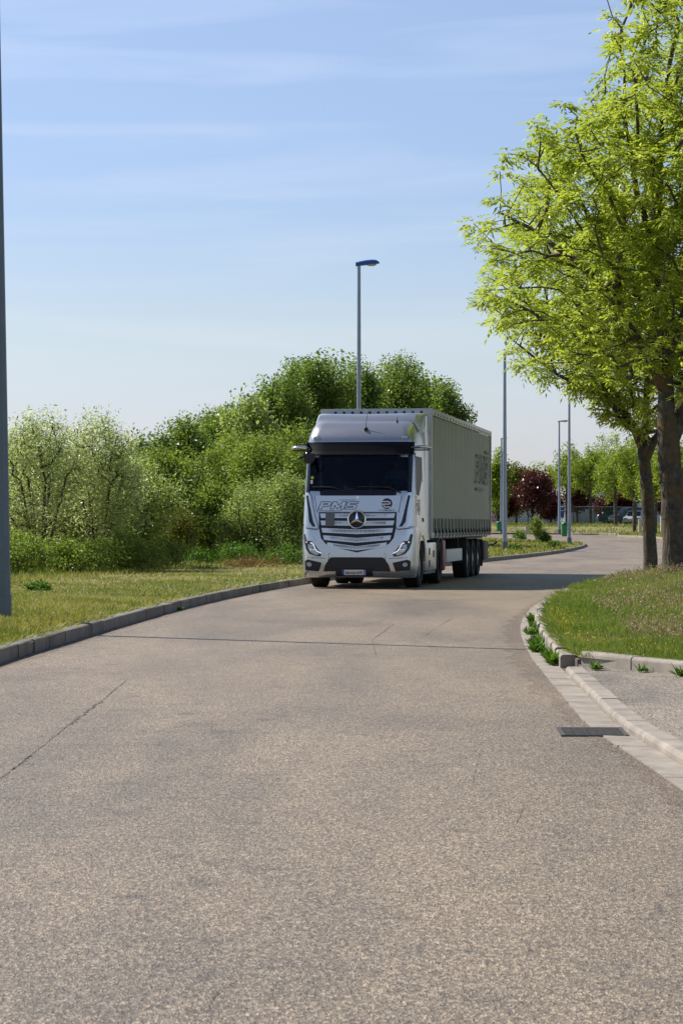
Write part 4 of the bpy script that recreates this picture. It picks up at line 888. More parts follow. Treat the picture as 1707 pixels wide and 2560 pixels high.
def fence(pts, label, H=1.95):
    e = empty('mesh_fence', (pts[0][0], pts[0][1], 0), 0, label, 'fence', 'green mesh fences'); o0 = Vector((pts[0][0], pts[0][1], 0))
    for (x0, y0), (x1, y1) in zip(pts[:-1], pts[1:]):
        n = max(1, round(math.hypot(x1 - x0, y1 - y0) / 2.5))
        for i in range(n):
            a = Vector((x0 + (x1 - x0) * i / n, y0 + (y1 - y0) * i / n, 0)); b = Vector((x0 + (x1 - x0) * (i + 1) / n, y0 + (y1 - y0) * (i + 1) / n, 0))
            z = fz(a.x, a.y) - .05; a -= o0; b -= o0; m = MB(); m.tube([a + Vector((0, 0, z)), a + Vector((0, 0, z + H + .12))], .045, 6); m.build('post', M['fence'], e)
            m = MB()
            for q in range(1, 26): c = a.lerp(b, q / 26); m.tube([c + Vector((0, 0, z + .1)), c + Vector((0, 0, z + H))], .016, 3, cap=False)
            for q in range(11): h = z + .1 + (H - .1) * q / 10; m.tube([a + Vector((0, 0, h)), b + Vector((0, 0, h))], .016, 3, cap=False)
            m.build('mesh_panel', M['fence'], e)
def fz(x, y): return float(right_h(np.array([x]), np.array([y]))[0])
fence([(10, 243), (24, 241), (32, 236)], 'green wire mesh fence behind the purple trees and the row of young trees')
fence([(32.6, 233), (36, 215)], 'green wire mesh fence beside the cream pillars')
def car(px, Z, rz, label, paint, kind='car', Lh=4.2, Hh=1.5):
    p = at(px, 1320, Z); e = empty('parked_car' if kind == 'car' else 'parked_van', (p.x, Z, fz(p.x, Z)), rz, label, kind, 'vehicles parked behind the fence')
    h = Lh / 2; W = 1.72 if kind == 'car' else 1.85; b = .38
    if kind == 'car': prof = [(-h, .30), (-h, .62), (-h + .15, .80), (-h + 1.05, .92), (-h + 1.75, Hh - .06), (-h + 2.2, Hh), (h - .95, Hh - .02), (h - .2, .98), (h, .86), (h, .30)]
    else: prof = [(-h, .32), (-h, .78), (-h + .2, .98), (-h + .85, 1.12), (-h + 1.5, Hh - .06), (-h + 1.9, Hh), (h - .12, Hh - .02), (h, Hh - .2), (h, .32)]
    n = len(prof); m = MB(); m.loft([[(x, s * W / 2 * (1 if z < 1.0 else .86), z) for x, z in prof] for s in (-1, -.0, 1)]); m.build('body', paint, e, bevel=.05)
    for s in (-1, 1):
        g_ = MB()
        if kind == 'car': poly = [(-h + 1.25, .95), (-h + 1.85, Hh - .14), (h - 1.05, Hh - .14), (h - .45, .97)]
        else: poly = [(-h + 1.05, 1.14), (-h + 1.62, Hh - .2), (h - .5, Hh - .2), (h - .5, 1.14)]
        g_.prism(poly, 'y', s * W / 2 * .94, s * (W / 2 * .94 + .02)); g_.build('side_window', M['gloss'], e)
        for x in (-h + .82, h - .82):
            t = MB(); t.lathe([(.20, -.09), (.31, -.10), (.32, 0), (.31, .10), (.20, .09), (0, .05)], 'y', (x, s * (W / 2 - .08), .32), 18); wh = t.build('wheel', M['rubber'], e, smooth=40)
            t = MB(); t.lathe([(.2, 0), (.17, .03 * s), (0, .02 * s)], 'y', (x, s * (W / 2 + .005), .32), 14); t.build('rim', M['steel'], wh)
        hl_ = MB(); hl_.box((-h + .06, s * W * .36, .68), (.16, .34, .14)); hl_.build('headlight', M['lampglass'], e, bevel=.02)
    wsn = MB(); q = 1.12 if kind == 'car' else .92; wsn.add([(-h + q, -W * .40, .95 if kind == 'car' else 1.15), (-h + q, W * .40, .95 if kind == 'car' else 1.15), (-h + q + .55, W * .36, Hh - .12), (-h + q + .55, -W * .36, Hh - .12)], [(0, 1, 2, 3)])
    wsn.v = [(x - .07, y, z + .03) for x, y, z in wsn.v]; r = len(wsn.v); wsn.v += [(x + .02, y, z) for x, y, z in wsn.v]; wsn.f += [(7, 6, 5, 4), (0, 4, 5, 1), (1, 5, 6, 2), (2, 6, 7, 3), (3, 7, 4, 0)]
    wsn.build('windscreen', M['gloss'], e)
car(1547, 252, R(160), 'dark hatchback, leftmost of the vehicles behind the fence', M['carpaint1'])
car(1575, 248, R(20), 'dark blue van parked behind the fence between a car and a white car', M['carpaint2'], 'van', 4.4, 1.85)
car(1588, 240, R(70), 'white car parked in front of the dark blue van', M['carpaint3'])

# ---------------------------------------------------------------- trees
def grow(nodes, par, targets, bf=.35, seglen=.45, sag=.05, wob=.12):
    """join every target point to the growing skeleton (short wire, short path): branches fork like a tree's"""
    P = [np.array(p, float) for p in nodes]; par = list(par); path = [0.0] * len(P)
    for i in range(len(P)):
        if par[i] >= 0: path[i] = path[par[i]] + np.linalg.norm(P[i] - P[par[i]])
    A = np.zeros((len(P) + len(targets) * 14, 3)); A[:len(P)] = P; PL = np.zeros(len(A)); PL[:len(P)] = path; n = len(P); tips = []
    c0 = A[:n].mean(0); order = np.argsort(np.min(np.linalg.norm(targets[:, None, :] - A[None, :n, :], axis=2), axis=1))
    for ti in order:
        t = targets[ti]; d = np.linalg.norm(A[:n] - t, axis=1); up = np.maximum(0, A[:n, 2] - t[2])
        i = int(np.argmin(d + bf * PL[:n] + .5 * up)); L_ = d[i]
        if L_ < 1e-3: continue
        k = int(min(10, max(1, round(L_ / seglen)))); a = A[i].copy(); prev = i; off_ = RNG.normal(0, wob * L_ / 3, 3)
        for q in range(1, k + 1):
            s = q / k; pt = a + (t - a) * s + off_ * math.sin(math.pi * s) - np.array([0, 0, sag * L_ * math.sin(math.pi * s)])
            if n >= len(A): break
            A[n] = pt; PL[n] = PL[prev] + L_ / k; par.append(prev); prev = n; n += 1
        tips.append(prev)
    return A[:n], np.array(par), tips
def skeleton_mesh(name, A, par, tips, r0, rtip, m, parent, expn=.5, fixed=None, kmax=8):
    n = len(A); cnt = np.zeros(n)
    for t in tips: cnt[t] += 1
    for i in range(n - 1, 0, -1):
        if par[i] >= 0: cnt[par[i]] += cnt[i]
    cnt = np.maximum(cnt, 1); r = rtip * cnt ** expn
    if r0: r = np.minimum(r, r0)
    if fixed is not None: r[:len(fixed)] = np.maximum(fixed, 0)
    V = []; Fq = []; b = 0
    idx = [i for i in range(n) if par[i] >= 0]
    for k, sel in ((kmax, [i for i in idx if r[i] > .06]), (4, [i for i in idx if .015 < r[i] <= .06]), (3, [i for i in idx if r[i] <= .015])):
        if not sel: continue
        sel = np.array(sel); a = A[par[sel]]; c = A[sel]; d = c - a; ln = np.linalg.norm(d, axis=1); ln[ln < 1e-6] = 1e-6; d /= ln[:, None]
        ref = np.where(np.abs(d[:, 2:3]) < .9, np.array([[0, 0, 1.]]), np.array([[1., 0, 0]])); u = np.cross(d, ref); u /= np.linalg.norm(u, axis=1)[:, None]; v = np.cross(d, u)
        ra = np.minimum(r[par[sel]], r[sel] * 1.35); rc = r[sel]
        if fixed is not None: ra = np.where(sel < len(fixed), r[par[sel]], ra)
        ex = (np.minimum(rc, ra) * .35)[:, None] * d
        t = np.arange(k) * 2 * np.pi / k; cs, sn = np.cos(t), np.sin(t)
        lo = (a - ex)[:, None, :] + ra[:, None, None] * (u[:, None, :] * cs[None, :, None] + v[:, None, :] * sn[None, :, None])
        hi = (c + ex)[:, None, :] + rc[:, None, None] * (u[:, None, :] * cs[None, :, None] + v[:, None, :] * sn[None, :, None])
        vv = np.concatenate([lo, hi], axis=1).reshape(-1, 3); base = b + np.arange(len(sel))[:, None] * 2 * k; j = np.arange(k)[None, :]; j2 = (j + 1) % k
        Fq.append(np.stack([base + j, base + j2, base + k + j2, base + k + j], axis=2).reshape(-1, 4)); V.append(vv); b += len(vv)
    return np_mesh(name, np.concatenate(V), np.concatenate(Fq), m, parent, smooth=True)
def leaf_quads(P, D, Nn, ln, wd):
    """rhombic leaves folded a little along the midrib"""
    D = D / np.linalg.norm(D, axis=1)[:, None]; s = np.cross(D, Nn); s /= np.maximum(np.linalg.norm(s, axis=1), 1e-6)[:, None]; up = np.cross(s, D)
    V = np.empty((len(P), 4, 3)); V[:, 0] = P; V[:, 2] = P + D * ln[:, None] - up * (ln * .10)[:, None]
    mid = P + D * (ln * .45)[:, None] + up * (ln * .06)[:, None]; V[:, 1] = mid + s * (wd / 2)[:, None]; V[:, 3] = mid - s * (wd / 2)[:, None]
    return V.reshape(-1, 3), np.arange(len(P) * 4).reshape(-1, 4)
def rnd_dirs(n, zb=0.0, sc_=1.0):
    d = RNG.normal(0, 1, (n, 3)); d[:, 2] = d[:, 2] * sc_ + zb; return d / np.linalg.norm(d, axis=1)[:, None]
def crown_mesh(name, centers, per, spread, ln, wd, m, parent, droop=-.25, flat=.5, pinnate=False, jitter=.5):
    C = np.repeat(np.asarray(centers), per, axis=0); n = len(C)
    if pinnate:                       # compound leaves: leaflets in two rows along a drooping stalk
        nl = 7; C = np.repeat(np.asarray(centers), per, axis=0); n = len(C); d = rnd_dirs(n, .12, .55); st = ln * RNG.uniform(1.4, 2.3, n)
        side = np.cross(d, np.array([0, 0, 1.])); side /= np.maximum(np.linalg.norm(side, axis=1), 1e-6)[:, None]; Ps = []; Ds = []; Ns = []
        org = C + RNG.normal(0, spread, (n, 3))
        for q in range(nl):
            t = (.35 + .65 * (q // 2) / 3); s = (1 if q % 2 else -1) if q < 6 else 0
            Ps.append(org + d * (st * t)[:, None] + np.array([0, 0, -1.]) * (st * t * t * .38)[:, None])
            dd = d * (.55 if s else 1) + side * s * .8 + np.array([0, 0, -.28]) + RNG.normal(0, .16, (n, 3)); Ds.append(dd); Ns.append(np.array([0, 0, 1.]) + RNG.normal(0, .35, (n, 3)))
        P = np.concatenate(Ps); D = np.concatenate(Ds); Nn = np.concatenate(Ns); k = len(P)
        V, Fq = leaf_quads(P, D, Nn, ln * RNG.uniform(.7, 1.25, k), wd * RNG.uniform(.75, 1.2, k))
        return np_mesh(name, V, Fq, m, parent)
    g_ = RNG.normal(0, 1, (n, 3)); g_ /= np.linalg.norm(g_, axis=1)[:, None]; P = C + g_ * (RNG.random((n, 1)) ** .5) * spread * 1.75
    D = rnd_dirs(n, droop, .8); Nn = rnd_dirs(n, flat, 1.0)
    V, Fq = leaf_quads(P, D, Nn, ln * RNG.uniform(1 - jitter, 1 + jitter, n), wd * RNG.uniform(1 - jitter, 1 + jitter, n))
    return np_mesh(name, V, Fq, m, parent)
def blob_targets(n, lobes, shell=.55, zmin=None):
    """points through a crown made of several ellipsoid lobes ((cx,cy,cz),(rx,ry,rz))"""
    vol = np.array([l[1][0] * l[1][1] * l[1][2] for l in lobes]) ** (2 / 3); pick = RNG.choice(len(lobes), n, p=vol / vol.sum()); out = []
    for i in pick:
        c, r = lobes[i]; d = RNG.normal(0, 1, 3); d /= np.linalg.norm(d); rad = (shell + (1 - shell) * RNG.random()) if RNG.random() < .75 else RNG.random() ** (1 / 3)
        p = np.array(c) + d * np.array(r) * rad
        if zmin is not None and p[2] < zmin: p[2] = zmin + RNG.random() * .4
        out.append(p)
    return np.array(out)

def bush(kind, name, px, Z, top, wpx, label, cat, mleaf, nt=90, per=60, spread=.32, ln=.10, wd=.05, base_py=None, bark='barkbrown', stems=5, droop=-.2, zb=None, trunk=False, group=None, depth=1.0, lobes_n=7, low=.12, rt=.010, spiky=0):
    """a bush or tree standing at depth Z, its crown centred under photo column px, its tip at row top"""
    s = F / Z; X = (px - CX) / s; g0 = zb if zb is not None else (float(left_h(np.array([X]), np.array([Z]))[0]) - .12)
    H = CH + (HZ - top) / s - g0; W = wpx / s / 2 * (1.12 if trunk else 1.18)
    e = empty(name, (X, Z, g0), RNG.uniform(0, 6.28) * 0, label, cat, group)
    lob = []
    for i in range(lobes_n):
        a = RNG.uniform(0, 2 * math.pi); rr_ = RNG.uniform(.15, .62) * W; t = RNG.uniform(low + .18, .80); sh = math.sin(math.pi * min(1, .25 + .75 * (1 - t) ** .8)) if trunk else (1 - .55 * max(0, t - .45))
        lob.append(((rr_ * math.cos(a) * sh, rr_ * math.sin(a) * depth * sh, H * t), (W * RNG.uniform(.40, .62) * (.6 + .4 * sh), W * RNG.uniform(.40, .6) * depth, H * RNG.uniform(.16, .26))))
    lob.append(((0, 0, H * .80), (W * .42, W * .42 * depth, H * .20))); lob.append(((0, 0, H * (.5 + low / 2)), (W * .8, W * .8 * depth, H * (.42 - low / 2))))
    if spiky:
        for i in range(spiky): a = RNG.uniform(-.75, .75) * W; lob.append(((a, RNG.uniform(-.4, .4) * W, H * (.84 - .25 * abs(a) / W)), (W * .10, W * .10, H * RNG.uniform(.10, .17))))
    T = blob_targets(nt, lob, zmin=low * H); T[:, 2] = np.minimum(T[:, 2], H * .985)
    nodes = []; par = []
    if trunk:
        for i in range(8):
            nodes.append((RNG.normal(0, .03 * i * H / 20), RNG.normal(0, .03 * i * H / 20), H * .78 * i / 7)); par.append(i - 1)
        fixed = None
    else:
        nodes.append((0, 0, 0)); par.append(-1)
        for q in range(stems):
            a = 2 * math.pi * q / stems + RNG.uniform(-.4, .4); sp = RNG.uniform(.10, .40); prev = 0
            for i in range(1, 5):
                t = i / 4; nodes.append((W * sp * 1.3 * math.cos(a) * t ** 1.2 + .06 * W * math.cos(a), W * sp * 1.3 * math.sin(a) * depth * t ** 1.2 + .06 * W * math.sin(a), H * .55 * t)); par.append(prev); prev = len(nodes) - 1
    A, pr, tips = grow(nodes, par, T, bf=.25, seglen=max(.35, H / 12))
    skeleton_mesh('trunk' if trunk else 'stems', A, pr, tips, H * .022 if trunk else min(.030, H * .010), rt, M[bark], e, .48)
    cs_ = A[np.array(tips)]
    crown_mesh('crown', cs_, per, spread, ln, wd, mleaf, e, droop)
    return e
if True:
    WG = 'bushes and trees behind the left verge'
    B = bush
    # willows at the left, stems showing
    B(0, 'willow_bush', 100, 60, 1004, 235, 'pale grey-green willow bush with thin stems, nearest the left lamp post', 'bush', M['l_willow'], 320, 42, .24, .10, .031, stems=8, low=.12, group=WG, rt=.007, spiky=7)
    B(0, 'willow_bush', 248, 62, 1025, 225, 'tall loose willow bush with dark bare stems, right of the palest one', 'bush', M['l_willow'], 320, 40, .24, .10, .031, stems=8, low=.14, group=WG, rt=.007, spiky=6)
    B(0, 'willow_bush', 345, 66, 1135, 230, 'wide leaning willow bush with a dark base between tall willow and maples', 'bush', M['l_greywillow'], 300, 66, .22, .095, .032, stems=9, low=.06, group=WG, rt=.007)
    B(0, 'hawthorn_shrub', 40, 56, 1335, 230, 'dense dark shrub at the foot of the palest willow by the lamp post', 'shrub', M['l_shrub'], 130, 95, .17, .06, .035, low=.02, spiky=7, group=WG)
    B(0, 'hawthorn_shrub', 165, 58, 1352, 260, 'mid green shrub under the tall willows, right of the dark shrub', 'shrub', M['l_maple'], 140, 95, .17, .06, .035, low=.02, spiky=7, group=WG)
    B(0, 'hawthorn_shrub', 285, 61, 1338, 260, 'dark low shrub under the bare willow stems', 'shrub', M['l_shrub'], 130, 95, .17, .06, .035, low=.02, spiky=7, group=WG)
    B(0, 'hawthorn_shrub', 390, 67, 1345, 220, 'deep green low shrub at the foot of the leaning willow', 'shrub', M['l_shrub'], 90, 50, .16, .065, .04, low=.02, spiky=7, group=WG)
    # tall trees behind, rising to the right
    B(0, 'poplar_tree', 352, 104, 1088, 120, 'lone poplar top poking up between the willows and the tree line', 'tree', M['l_poplar'], 172, 105, .36, .125, .09, trunk=True, low=.05, group=WG, spiky=3)
    B(0, 'poplar_tree', 448, 108, 1046, 175, 'fresh green poplar with spiky tops, first of the rising tree line', 'tree', M['l_poplar'], 241, 105, .36, .125, .09, trunk=True, low=.05, group=WG, spiky=6)
    B(0, 'poplar_tree', 548, 112, 1010, 185, 'dark green poplar, second in the rising tree line', 'tree', M['l_poplar'], 241, 105, .36, .125, .09, trunk=True, low=.05, group=WG, spiky=5)
    B(0, 'aspen_tree', 622, 104, 978, 185, 'grey-green aspen with sparse sprigs on top, in the tree line', 'tree', M['l_greywillow'], 210, 58, .34, .16, .11, trunk=True, low=.05, group=WG, spiky=9)
    B(0, 'poplar_tree', 700, 112, 925, 185, 'broad dark poplar between the aspen and the tallest one', 'tree', M['l_poplar'], 276, 165, .38, .125, .09, trunk=True, low=.05, group=WG, spiky=4)
    B(0, 'poplar_tree', 765, 116, 880, 225, 'tallest poplar of the tree line, above the left corner of the cab', 'tree', M['l_poplar'], 345, 165, .40, .125, .09, trunk=True, low=.05, group=WG, spiky=7)
    B(0, 'poplar_tree', 893, 122, 884, 110, 'narrow poplar behind the blue-headed lamp post', 'tree', M['l_poplar'], 252, 165, .40, .125, .09, trunk=True, low=.05, group=WG, spiky=4)
    B(0, 'poplar_tree', 1015, 126, 882, 220, 'round-topped poplar above the trailer roof', 'tree', M['l_poplar'], 345, 165, .42, .125, .09, trunk=True, low=.05, group=WG, spiky=4)
    B(0, 'poplar_tree', 1118, 122, 935, 128, 'rightmost poplar over the trailer, against the open sky', 'tree', M['l_poplar'], 264, 165, .38, .125, .09, trunk=True, low=.05, group=WG, spiky=3)
    # the middle layer
    B(0, 'maple_tree', 588, 92, 1078, 230, 'bright green field maple bush in the middle of the tree line', 'bush', M['l_maple'], 299, 100, .30, .095, .062, low=.03, group=WG)
    B(0, 'maple_tree', 470, 86, 1150, 150, 'yellow-green maple bush right of the leaning willow', 'bush', M['l_maple'], 218, 100, .27, .095, .062, low=.03, group=WG)
    B(0, 'maple_tree', 712, 92, 1060, 170, 'bright green maple bush beside the cab mirror', 'bush', M['l_maple'], 252, 100, .28, .095, .062, low=.03, group=WG)
    B(0, 'maple_tree', 535, 82, 1215, 150, 'rounded maple bush in front of the field maple', 'bush', M['l_maple'], 195, 100, .24, .095, .062, low=.02, group=WG)
    B(0, 'sallow_bush', 632, 80, 1205, 190, 'grey-green sallow bush with small pale leaves above the red weeds', 'bush', M['l_greywillow'], 241, 95, .24, .075, .036, low=.02, group=WG)
    B(0, 'sallow_bush', 722, 79, 1165, 150, 'grey-green sallow bush with thin stems close to the cab', 'bush', M['l_greywillow'], 218, 95, .24, .075, .036, low=.02, group=WG)
    B(0, 'olive_bush', 445, 75, 1258, 110, 'thin olive-yellow bush standing before the maples', 'bush', M['l_olive'], 130, 46, .20, .075, .045, low=.05, group=WG)
    B(0, 'sallow_bush', 800, 84, 1200, 120, 'sallow bush hidden mostly behind the cab', 'bush', M['l_greywillow'], 138, 95, .24, .075, .036, low=.02, group=WG)
    B(0, 'weed_clump', 500, 74, 1372, 130, 'fresh green weed clump in front of the maples', 'weeds', M['l_weed'], 60, 34, .16, .09, .03, low=.02, group='weed clumps on the left verge', stems=6, droop=.5)
    B(0, 'weed_clump', 605, 77, 1362, 150, 'bright green weeds above the red sorrel', 'weeds', M['l_weed'], 80, 34, .16, .09, .03, low=.02, group='weed clumps on the left verge', stems=6, droop=.5)
    B(0, 'weed_clump', 722, 72, 1368, 110, 'bright green weed clump beside the cab', 'weeds', M['l_weed'], 60, 34, .15, .09, .03, low=.02, group='weed clumps on the left verge', stems=6, droop=.5)
    B(0, 'sorrel_patch', 640, 68, 1397, 210, 'rusty red sorrel patch at the back of the left verge', 'weeds', M['l_sorrel'], 70, 26, .13, .10, .016, low=.02, stems=8, droop=.9)
    B(0, 'sallow_bush', 172, 64, 1090, 230, 'sallow bush filling the space behind the two tall willows', 'bush', M['l_greywillow'], 230, 90, .24, .085, .032, stems=8, low=.03, group=WG, rt=.007)
    B(0, 'sallow_bush', 305, 68, 1118, 210, 'sallow bush behind the leaning willow', 'bush', M['l_greywillow'], 210, 90, .24, .085, .034, stems=8, low=.03, group=WG, rt=.007)
    B(0, 'sallow_bush', 50, 64, 1095, 190, 'sallow bush at the far left behind the lamp post', 'bush', M['l_greywillow'], 190, 90, .24, .085, .034, stems=8, low=.03, group=WG, rt=.007)
    B(0, 'maple_tree', 410, 80, 1120, 190, 'mid green maple bush just right of the leaning willow', 'bush', M['l_maple'], 230, 100, .27, .095, .062, low=.03, group=WG)
    B(0, 'maple_tree', 655, 88, 1085, 220, 'mid green maple bush filling the middle of the tree line', 'bush', M['l_maple'], 250, 100, .28, .095, .062, low=.03, group=WG)
    B(0, 'poplar_tree', 500, 118, 1032, 170, 'poplar peeping over the first two of the rising tree line', 'tree', M['l_poplar'], 240, 105, .36, .125, .09, trunk=True, low=.05, group=WG, spiky=5)
    B(0, 'poplar_tree', 660, 116, 955, 140, 'poplar just left of the broad dark poplar', 'tree', M['l_poplar'], 240, 105, .36, .125, .09, trunk=True, low=.05, group=WG, spiky=5)
    B(0, 'weed_clump', 103, 43, 1456, 66, 'low dark green weed clump alone on the left verge', 'weeds', M['l_weed'], 40, 40, .05, .06, .03, low=.02, group='weed clumps on the left verge', stems=5)
    # far filler of the same wood, behind the gaps
    for px, Z, top, wp, lab in [(60, 150, 1170, 200, 'distant tree seen through the palest willow'), (230, 150, 1190, 240, 'distant tree seen through the stems of the tall willow'), (400, 130, 1125, 170, 'dim tree in the gap behind the lone poplar'), (830, 150, 893, 200, 'dark poplar filling the gap left of the blue-headed lamp post'), (955, 150, 905, 200, 'dark poplar filling the gap right of the blue-headed lamp post'), (1075, 150, 915, 170, 'dark poplar behind the rightmost poplar')]:
        B(0, 'poplar_tree', px, Z, top, wp, lab, 'tree', M['l_poplar'], 170, 60, .5, .24, .17, trunk=True, low=.03, group=WG)

# the row of young trees, the purple trees and the shrub on the right
RG_ = 'row of young ash trees on the far verge'
for px, base, top, wp, Z, lab in [(1475, 1319, 1113, 105, 243, 'young ash just right of the lamp post with the green bin'), (1416, 1316, 1105, 120, 250, 'young ash crossed by the lamp post with the green bin'), (1538, 1319, 1108, 110, 221, 'young ash in front of the pale grey building'), (1585, 1319, 1098, 110, 207, 'young ash with its trunk before the white car'),
                                  (1636, 1325, 1120, 105, 193, 'young ash between the two near trunks'), (1350, 1312, 1150, 90, 262, 'young ash peeping over the purple trees'), (1695, 1325, 1090, 130, 186, 'young ash behind the thickest near trunk')]:
    p = at(px, base, Z); zb = fz(p.x, Z) - .05
    bush(0, 'young_ash', px, Z, top, wp, lab, 'tree', M['l_row'], 150, 42, .34, .22, .10, trunk=True, low=.34, zb=zb, group=RG_, bark='barkgrey', droop=-.3, rt=.016)
for px, top, wp, Z, ml, lab, nm in [(1243, 1120, 75, 236, 'l_row', 'pale green tree rising beside the trailer end', 'young_ash'), (1290, 1150, 95, 246, 'l_olive', 'brownish green tree left of the purple maple', 'maple_tree'),
                                   (1510, 1085, 120, 300, 'l_greywillow', 'distant grey-green tree above the row of young trees', 'willow_tree'), (1590, 1075, 130, 310, 'l_greywillow', 'distant tree behind the slimmer near trunk', 'willow_tree'), (1660, 1090, 140, 300, 'l_row', 'far light green tree behind the two near trunks', 'willow_tree'),
                                   (1330, 1172, 112, 238, 'l_red', 'tall pointed purple-leaved maple beside the trailer', 'purple_maple'), (1262, 1232, 70, 240, 'l_red', 'low purple maple between trailer and tall purple maple', 'purple_maple'), (1375, 1228, 80, 242, 'l_red', 'purple maple at the foot of the far lamp post', 'purple_maple'), (1442, 1192, 85, 252, 'l_red', 'purple maple right of the lamp post with the bin', 'purple_maple'),
                                   (1516, 1236, 70, 256, 'l_red', 'purple maple hanging over the pale grey building', 'purple_maple'), (1560, 1220, 70, 256, 'l_red', 'dark purple maple above the parked cars', 'purple_maple'), (1668, 1215, 70, 240, 'l_red', 'purple maple behind the two near trunks', 'purple_maple')]:
    p = at(px, 1315, Z); zb = fz(p.x, Z) - .05
    bush(0, nm, px, Z, top, wp, lab, 'tree', M[ml], 150, 50, .36, .24, .15, trunk=True, low=.22 if ml == 'l_red' else .12, zb=zb, group='mixed trees behind the far verge', bark='barkbrown', rt=.014)
p = at(1342, 1340, 158)
bush(0, 'dark_shrub', 1342, 158, 1292, 40, 'dark loose shrub on the grass island near the beige box', 'shrub', M['l_shrub'], 70, 30, .12, .11, .07, low=.06, stems=5)
for px, py, top, Z, wp, lab in [(1362, 1345, 1328, 146, 24, 'small weed clump right of the dark shrub'), (1282, 1385, 1362, 112, 44, 'weed clump by the base of the tall grey lamp post'), (1385, 1372, 1356, 126, 30, 'fresh weed tuft near the kerb of the island'), (1300, 1340, 1328, 158, 40, 'low dark weeds left of the beige box')]:
    bush(0, 'weed_clump', px, Z, top, wp, lab, 'weeds', M['l_weed'], 36, 30, .09, .13, .05, low=.02, group='weed clumps on the grass island', stems=5)

# ---------------------------------------------------------------- the two big ash trees on the right verge
def big_tree(limbs, Z, base, targets, label, leaf, per, fixed_r, name='ash_tree', rtip=.0115, spread=.065, seg=.5):
    e = empty(name, (base[0], Z, base[1]), 0, label, 'tree', 'large ash trees on the right verge')
    nodes = []; par = []; fix = []; org = np.array([base[0], Z, base[1]])
    for lp_, parent_key, radii in limbs:
        pts = [np.array(at(px, py, Z + dy)) - org for px, py, dy in lp_]
        start = parent_key
        for q, p in enumerate(pts):
            if q == 0 and start is not None:
                prev = int(np.argmin([np.linalg.norm(np.array(n_) - p) for n_ in nodes])); continue
            if q == 0: nodes.append(p); par.append(-1); fix.append(radii[0]); prev = 0; continue
            a = np.array(nodes[prev]); k = max(1, int(np.linalg.norm(p - a) / .35))
            for j in range(1, k + 1):
                t = j / k; nodes.append(a + (p - a) * t + RNG.normal(0, .012, 3)); par.append(prev); prev = len(nodes) - 1; fix.append(radii[q - 1] + (radii[q] - radii[q - 1]) * t)
    T = targets - org
    A, pr, tips = grow(nodes, par, T, bf=.30, seglen=seg, sag=-.03, wob=.22)
    skeleton_mesh('trunk', A, pr, tips, .10, rtip, M['lichen'], e, .50, np.array(fix), 12)
    cs_ = A[np.array(tips)]
    crown_mesh('crown', cs_, per, spread, .165, .060, leaf, e, pinnate=True)
    return e
def crown_targets(n, cx, cy, Z, rx, ry, rz, clip=None, shell=.5):
    """px-shaped crown: centre and radii in photo pixels at depth Z, rz = half depth in metres"""
    out = []; s = F / Z
    while len(out) < n:
        d = RNG.normal(0, 1, 3); d /= np.linalg.norm(d); r = shell + (1 - shell) * RNG.random() ** .7 if RNG.random() < .8 else RNG.random()
        bump = 1 + .10 * math.sin(5 * math.atan2(d[2], d[0]) + 1.3) * math.cos(4 * d[1]) + RNG.normal(0, .05)
        px, py, dy = cx + rx * d[0] * r * bump, cy - ry * d[2] * r * bump, rz * d[1] * r
        if clip and not clip(px, py): continue
        out.append(np.array(at(px, py, Z + dy)))
    return np.array(out)
ZA, ZB_ = 65, 55
OUT_Y = [-300, 0, 100, 180, 240, 275, 330, 400, 480, 540, 600, 650, 760, 810, 880, 930, 960, 1020, 1060, 1100]
OUT_X = [1560, 1490, 1510, 1488, 1490, 1345, 1315, 1225, 1235, 1155, 1160, 1195, 1180, 1230, 1265, 1275, 1410, 1440, 1545, 1600]
def outl(py): return float(np.interp(py, OUT_Y, OUT_X))
def clipB(px, py):
    # crown edge: the underside rises to the left
    return py < 985 - (1707 - px) * .16 and px < 2200 and py > -300 and px > outl(py) + 18
TB = crown_targets(1250, 1720, 500, ZB_, 640, 760, 5.2, clipB, .25)
p = at(1688, 1418, ZB_); zb = fz(p.x, ZB_) - .15
limbsB = [([(1690, 1440, 0), (1685, 1330, 0), (1676, 1200, 0), (1668, 1100, 0), (1664, 1010, 0), (1660, 900, .1), (1652, 760, .2), (1640, 600, .3), (1650, 400, .2), (1665, 200, .1)], None, [.36, .285, .27, .27, .20, .18, .15, .12, .08, .04]),
          ([(1676, 1105, 0), (1705, 1040, .2), (1735, 950, .3), (1770, 800, .4), (1800, 600, .3), (1820, 400, 0)], 1, [.22, .21, .18, .14, .10, .05]),
          ([(1662, 960, 0), (1610, 880, -.4), (1540, 760, -.9), (1450, 660, -1.2), (1340, 580, -1.2), (1250, 530, -1.0)], 1, [.13, .12, .10, .075, .05, .025]),
          ([(1656, 820, .2), (1560, 690, .9), (1470, 540, 1.4), (1400, 420, 1.6)], 1, [.11, .09, .06, .03]),
          ([(1660, 880, .1), (1720, 760, -.8), (1760, 560, -1.5), (1750, 330, -1.4)], 1, [.12, .10, .07, .03]),
          ([(1645, 660, .3), (1590, 480, -.2), (1560, 300, -.4), (1560, 160, -.4)], 1, [.09, .07, .05, .025]),
          ([(1770, 800, .4), (1860, 700, .2), (1960, 620, 0), (2060, 560, 0)], 1, [.11, .09, .06, .03])]
big_tree(limbsB, ZB_, (p.x, zb), TB, 'large ash with the thickest trunk, standing at the right edge', M['l_ash'], 12, None)
def clipA(px, py): return py < 1085 - max(0, 1600 - px) * .58 and py > 480 and px < 2000 and px > outl(py) + 16
TA = crown_targets(640, 1560, 820, ZA, 430, 360, 4.0, clipA, .2)
p = at(1622, 1405, ZA); zb = fz(p.x, ZA) - .15
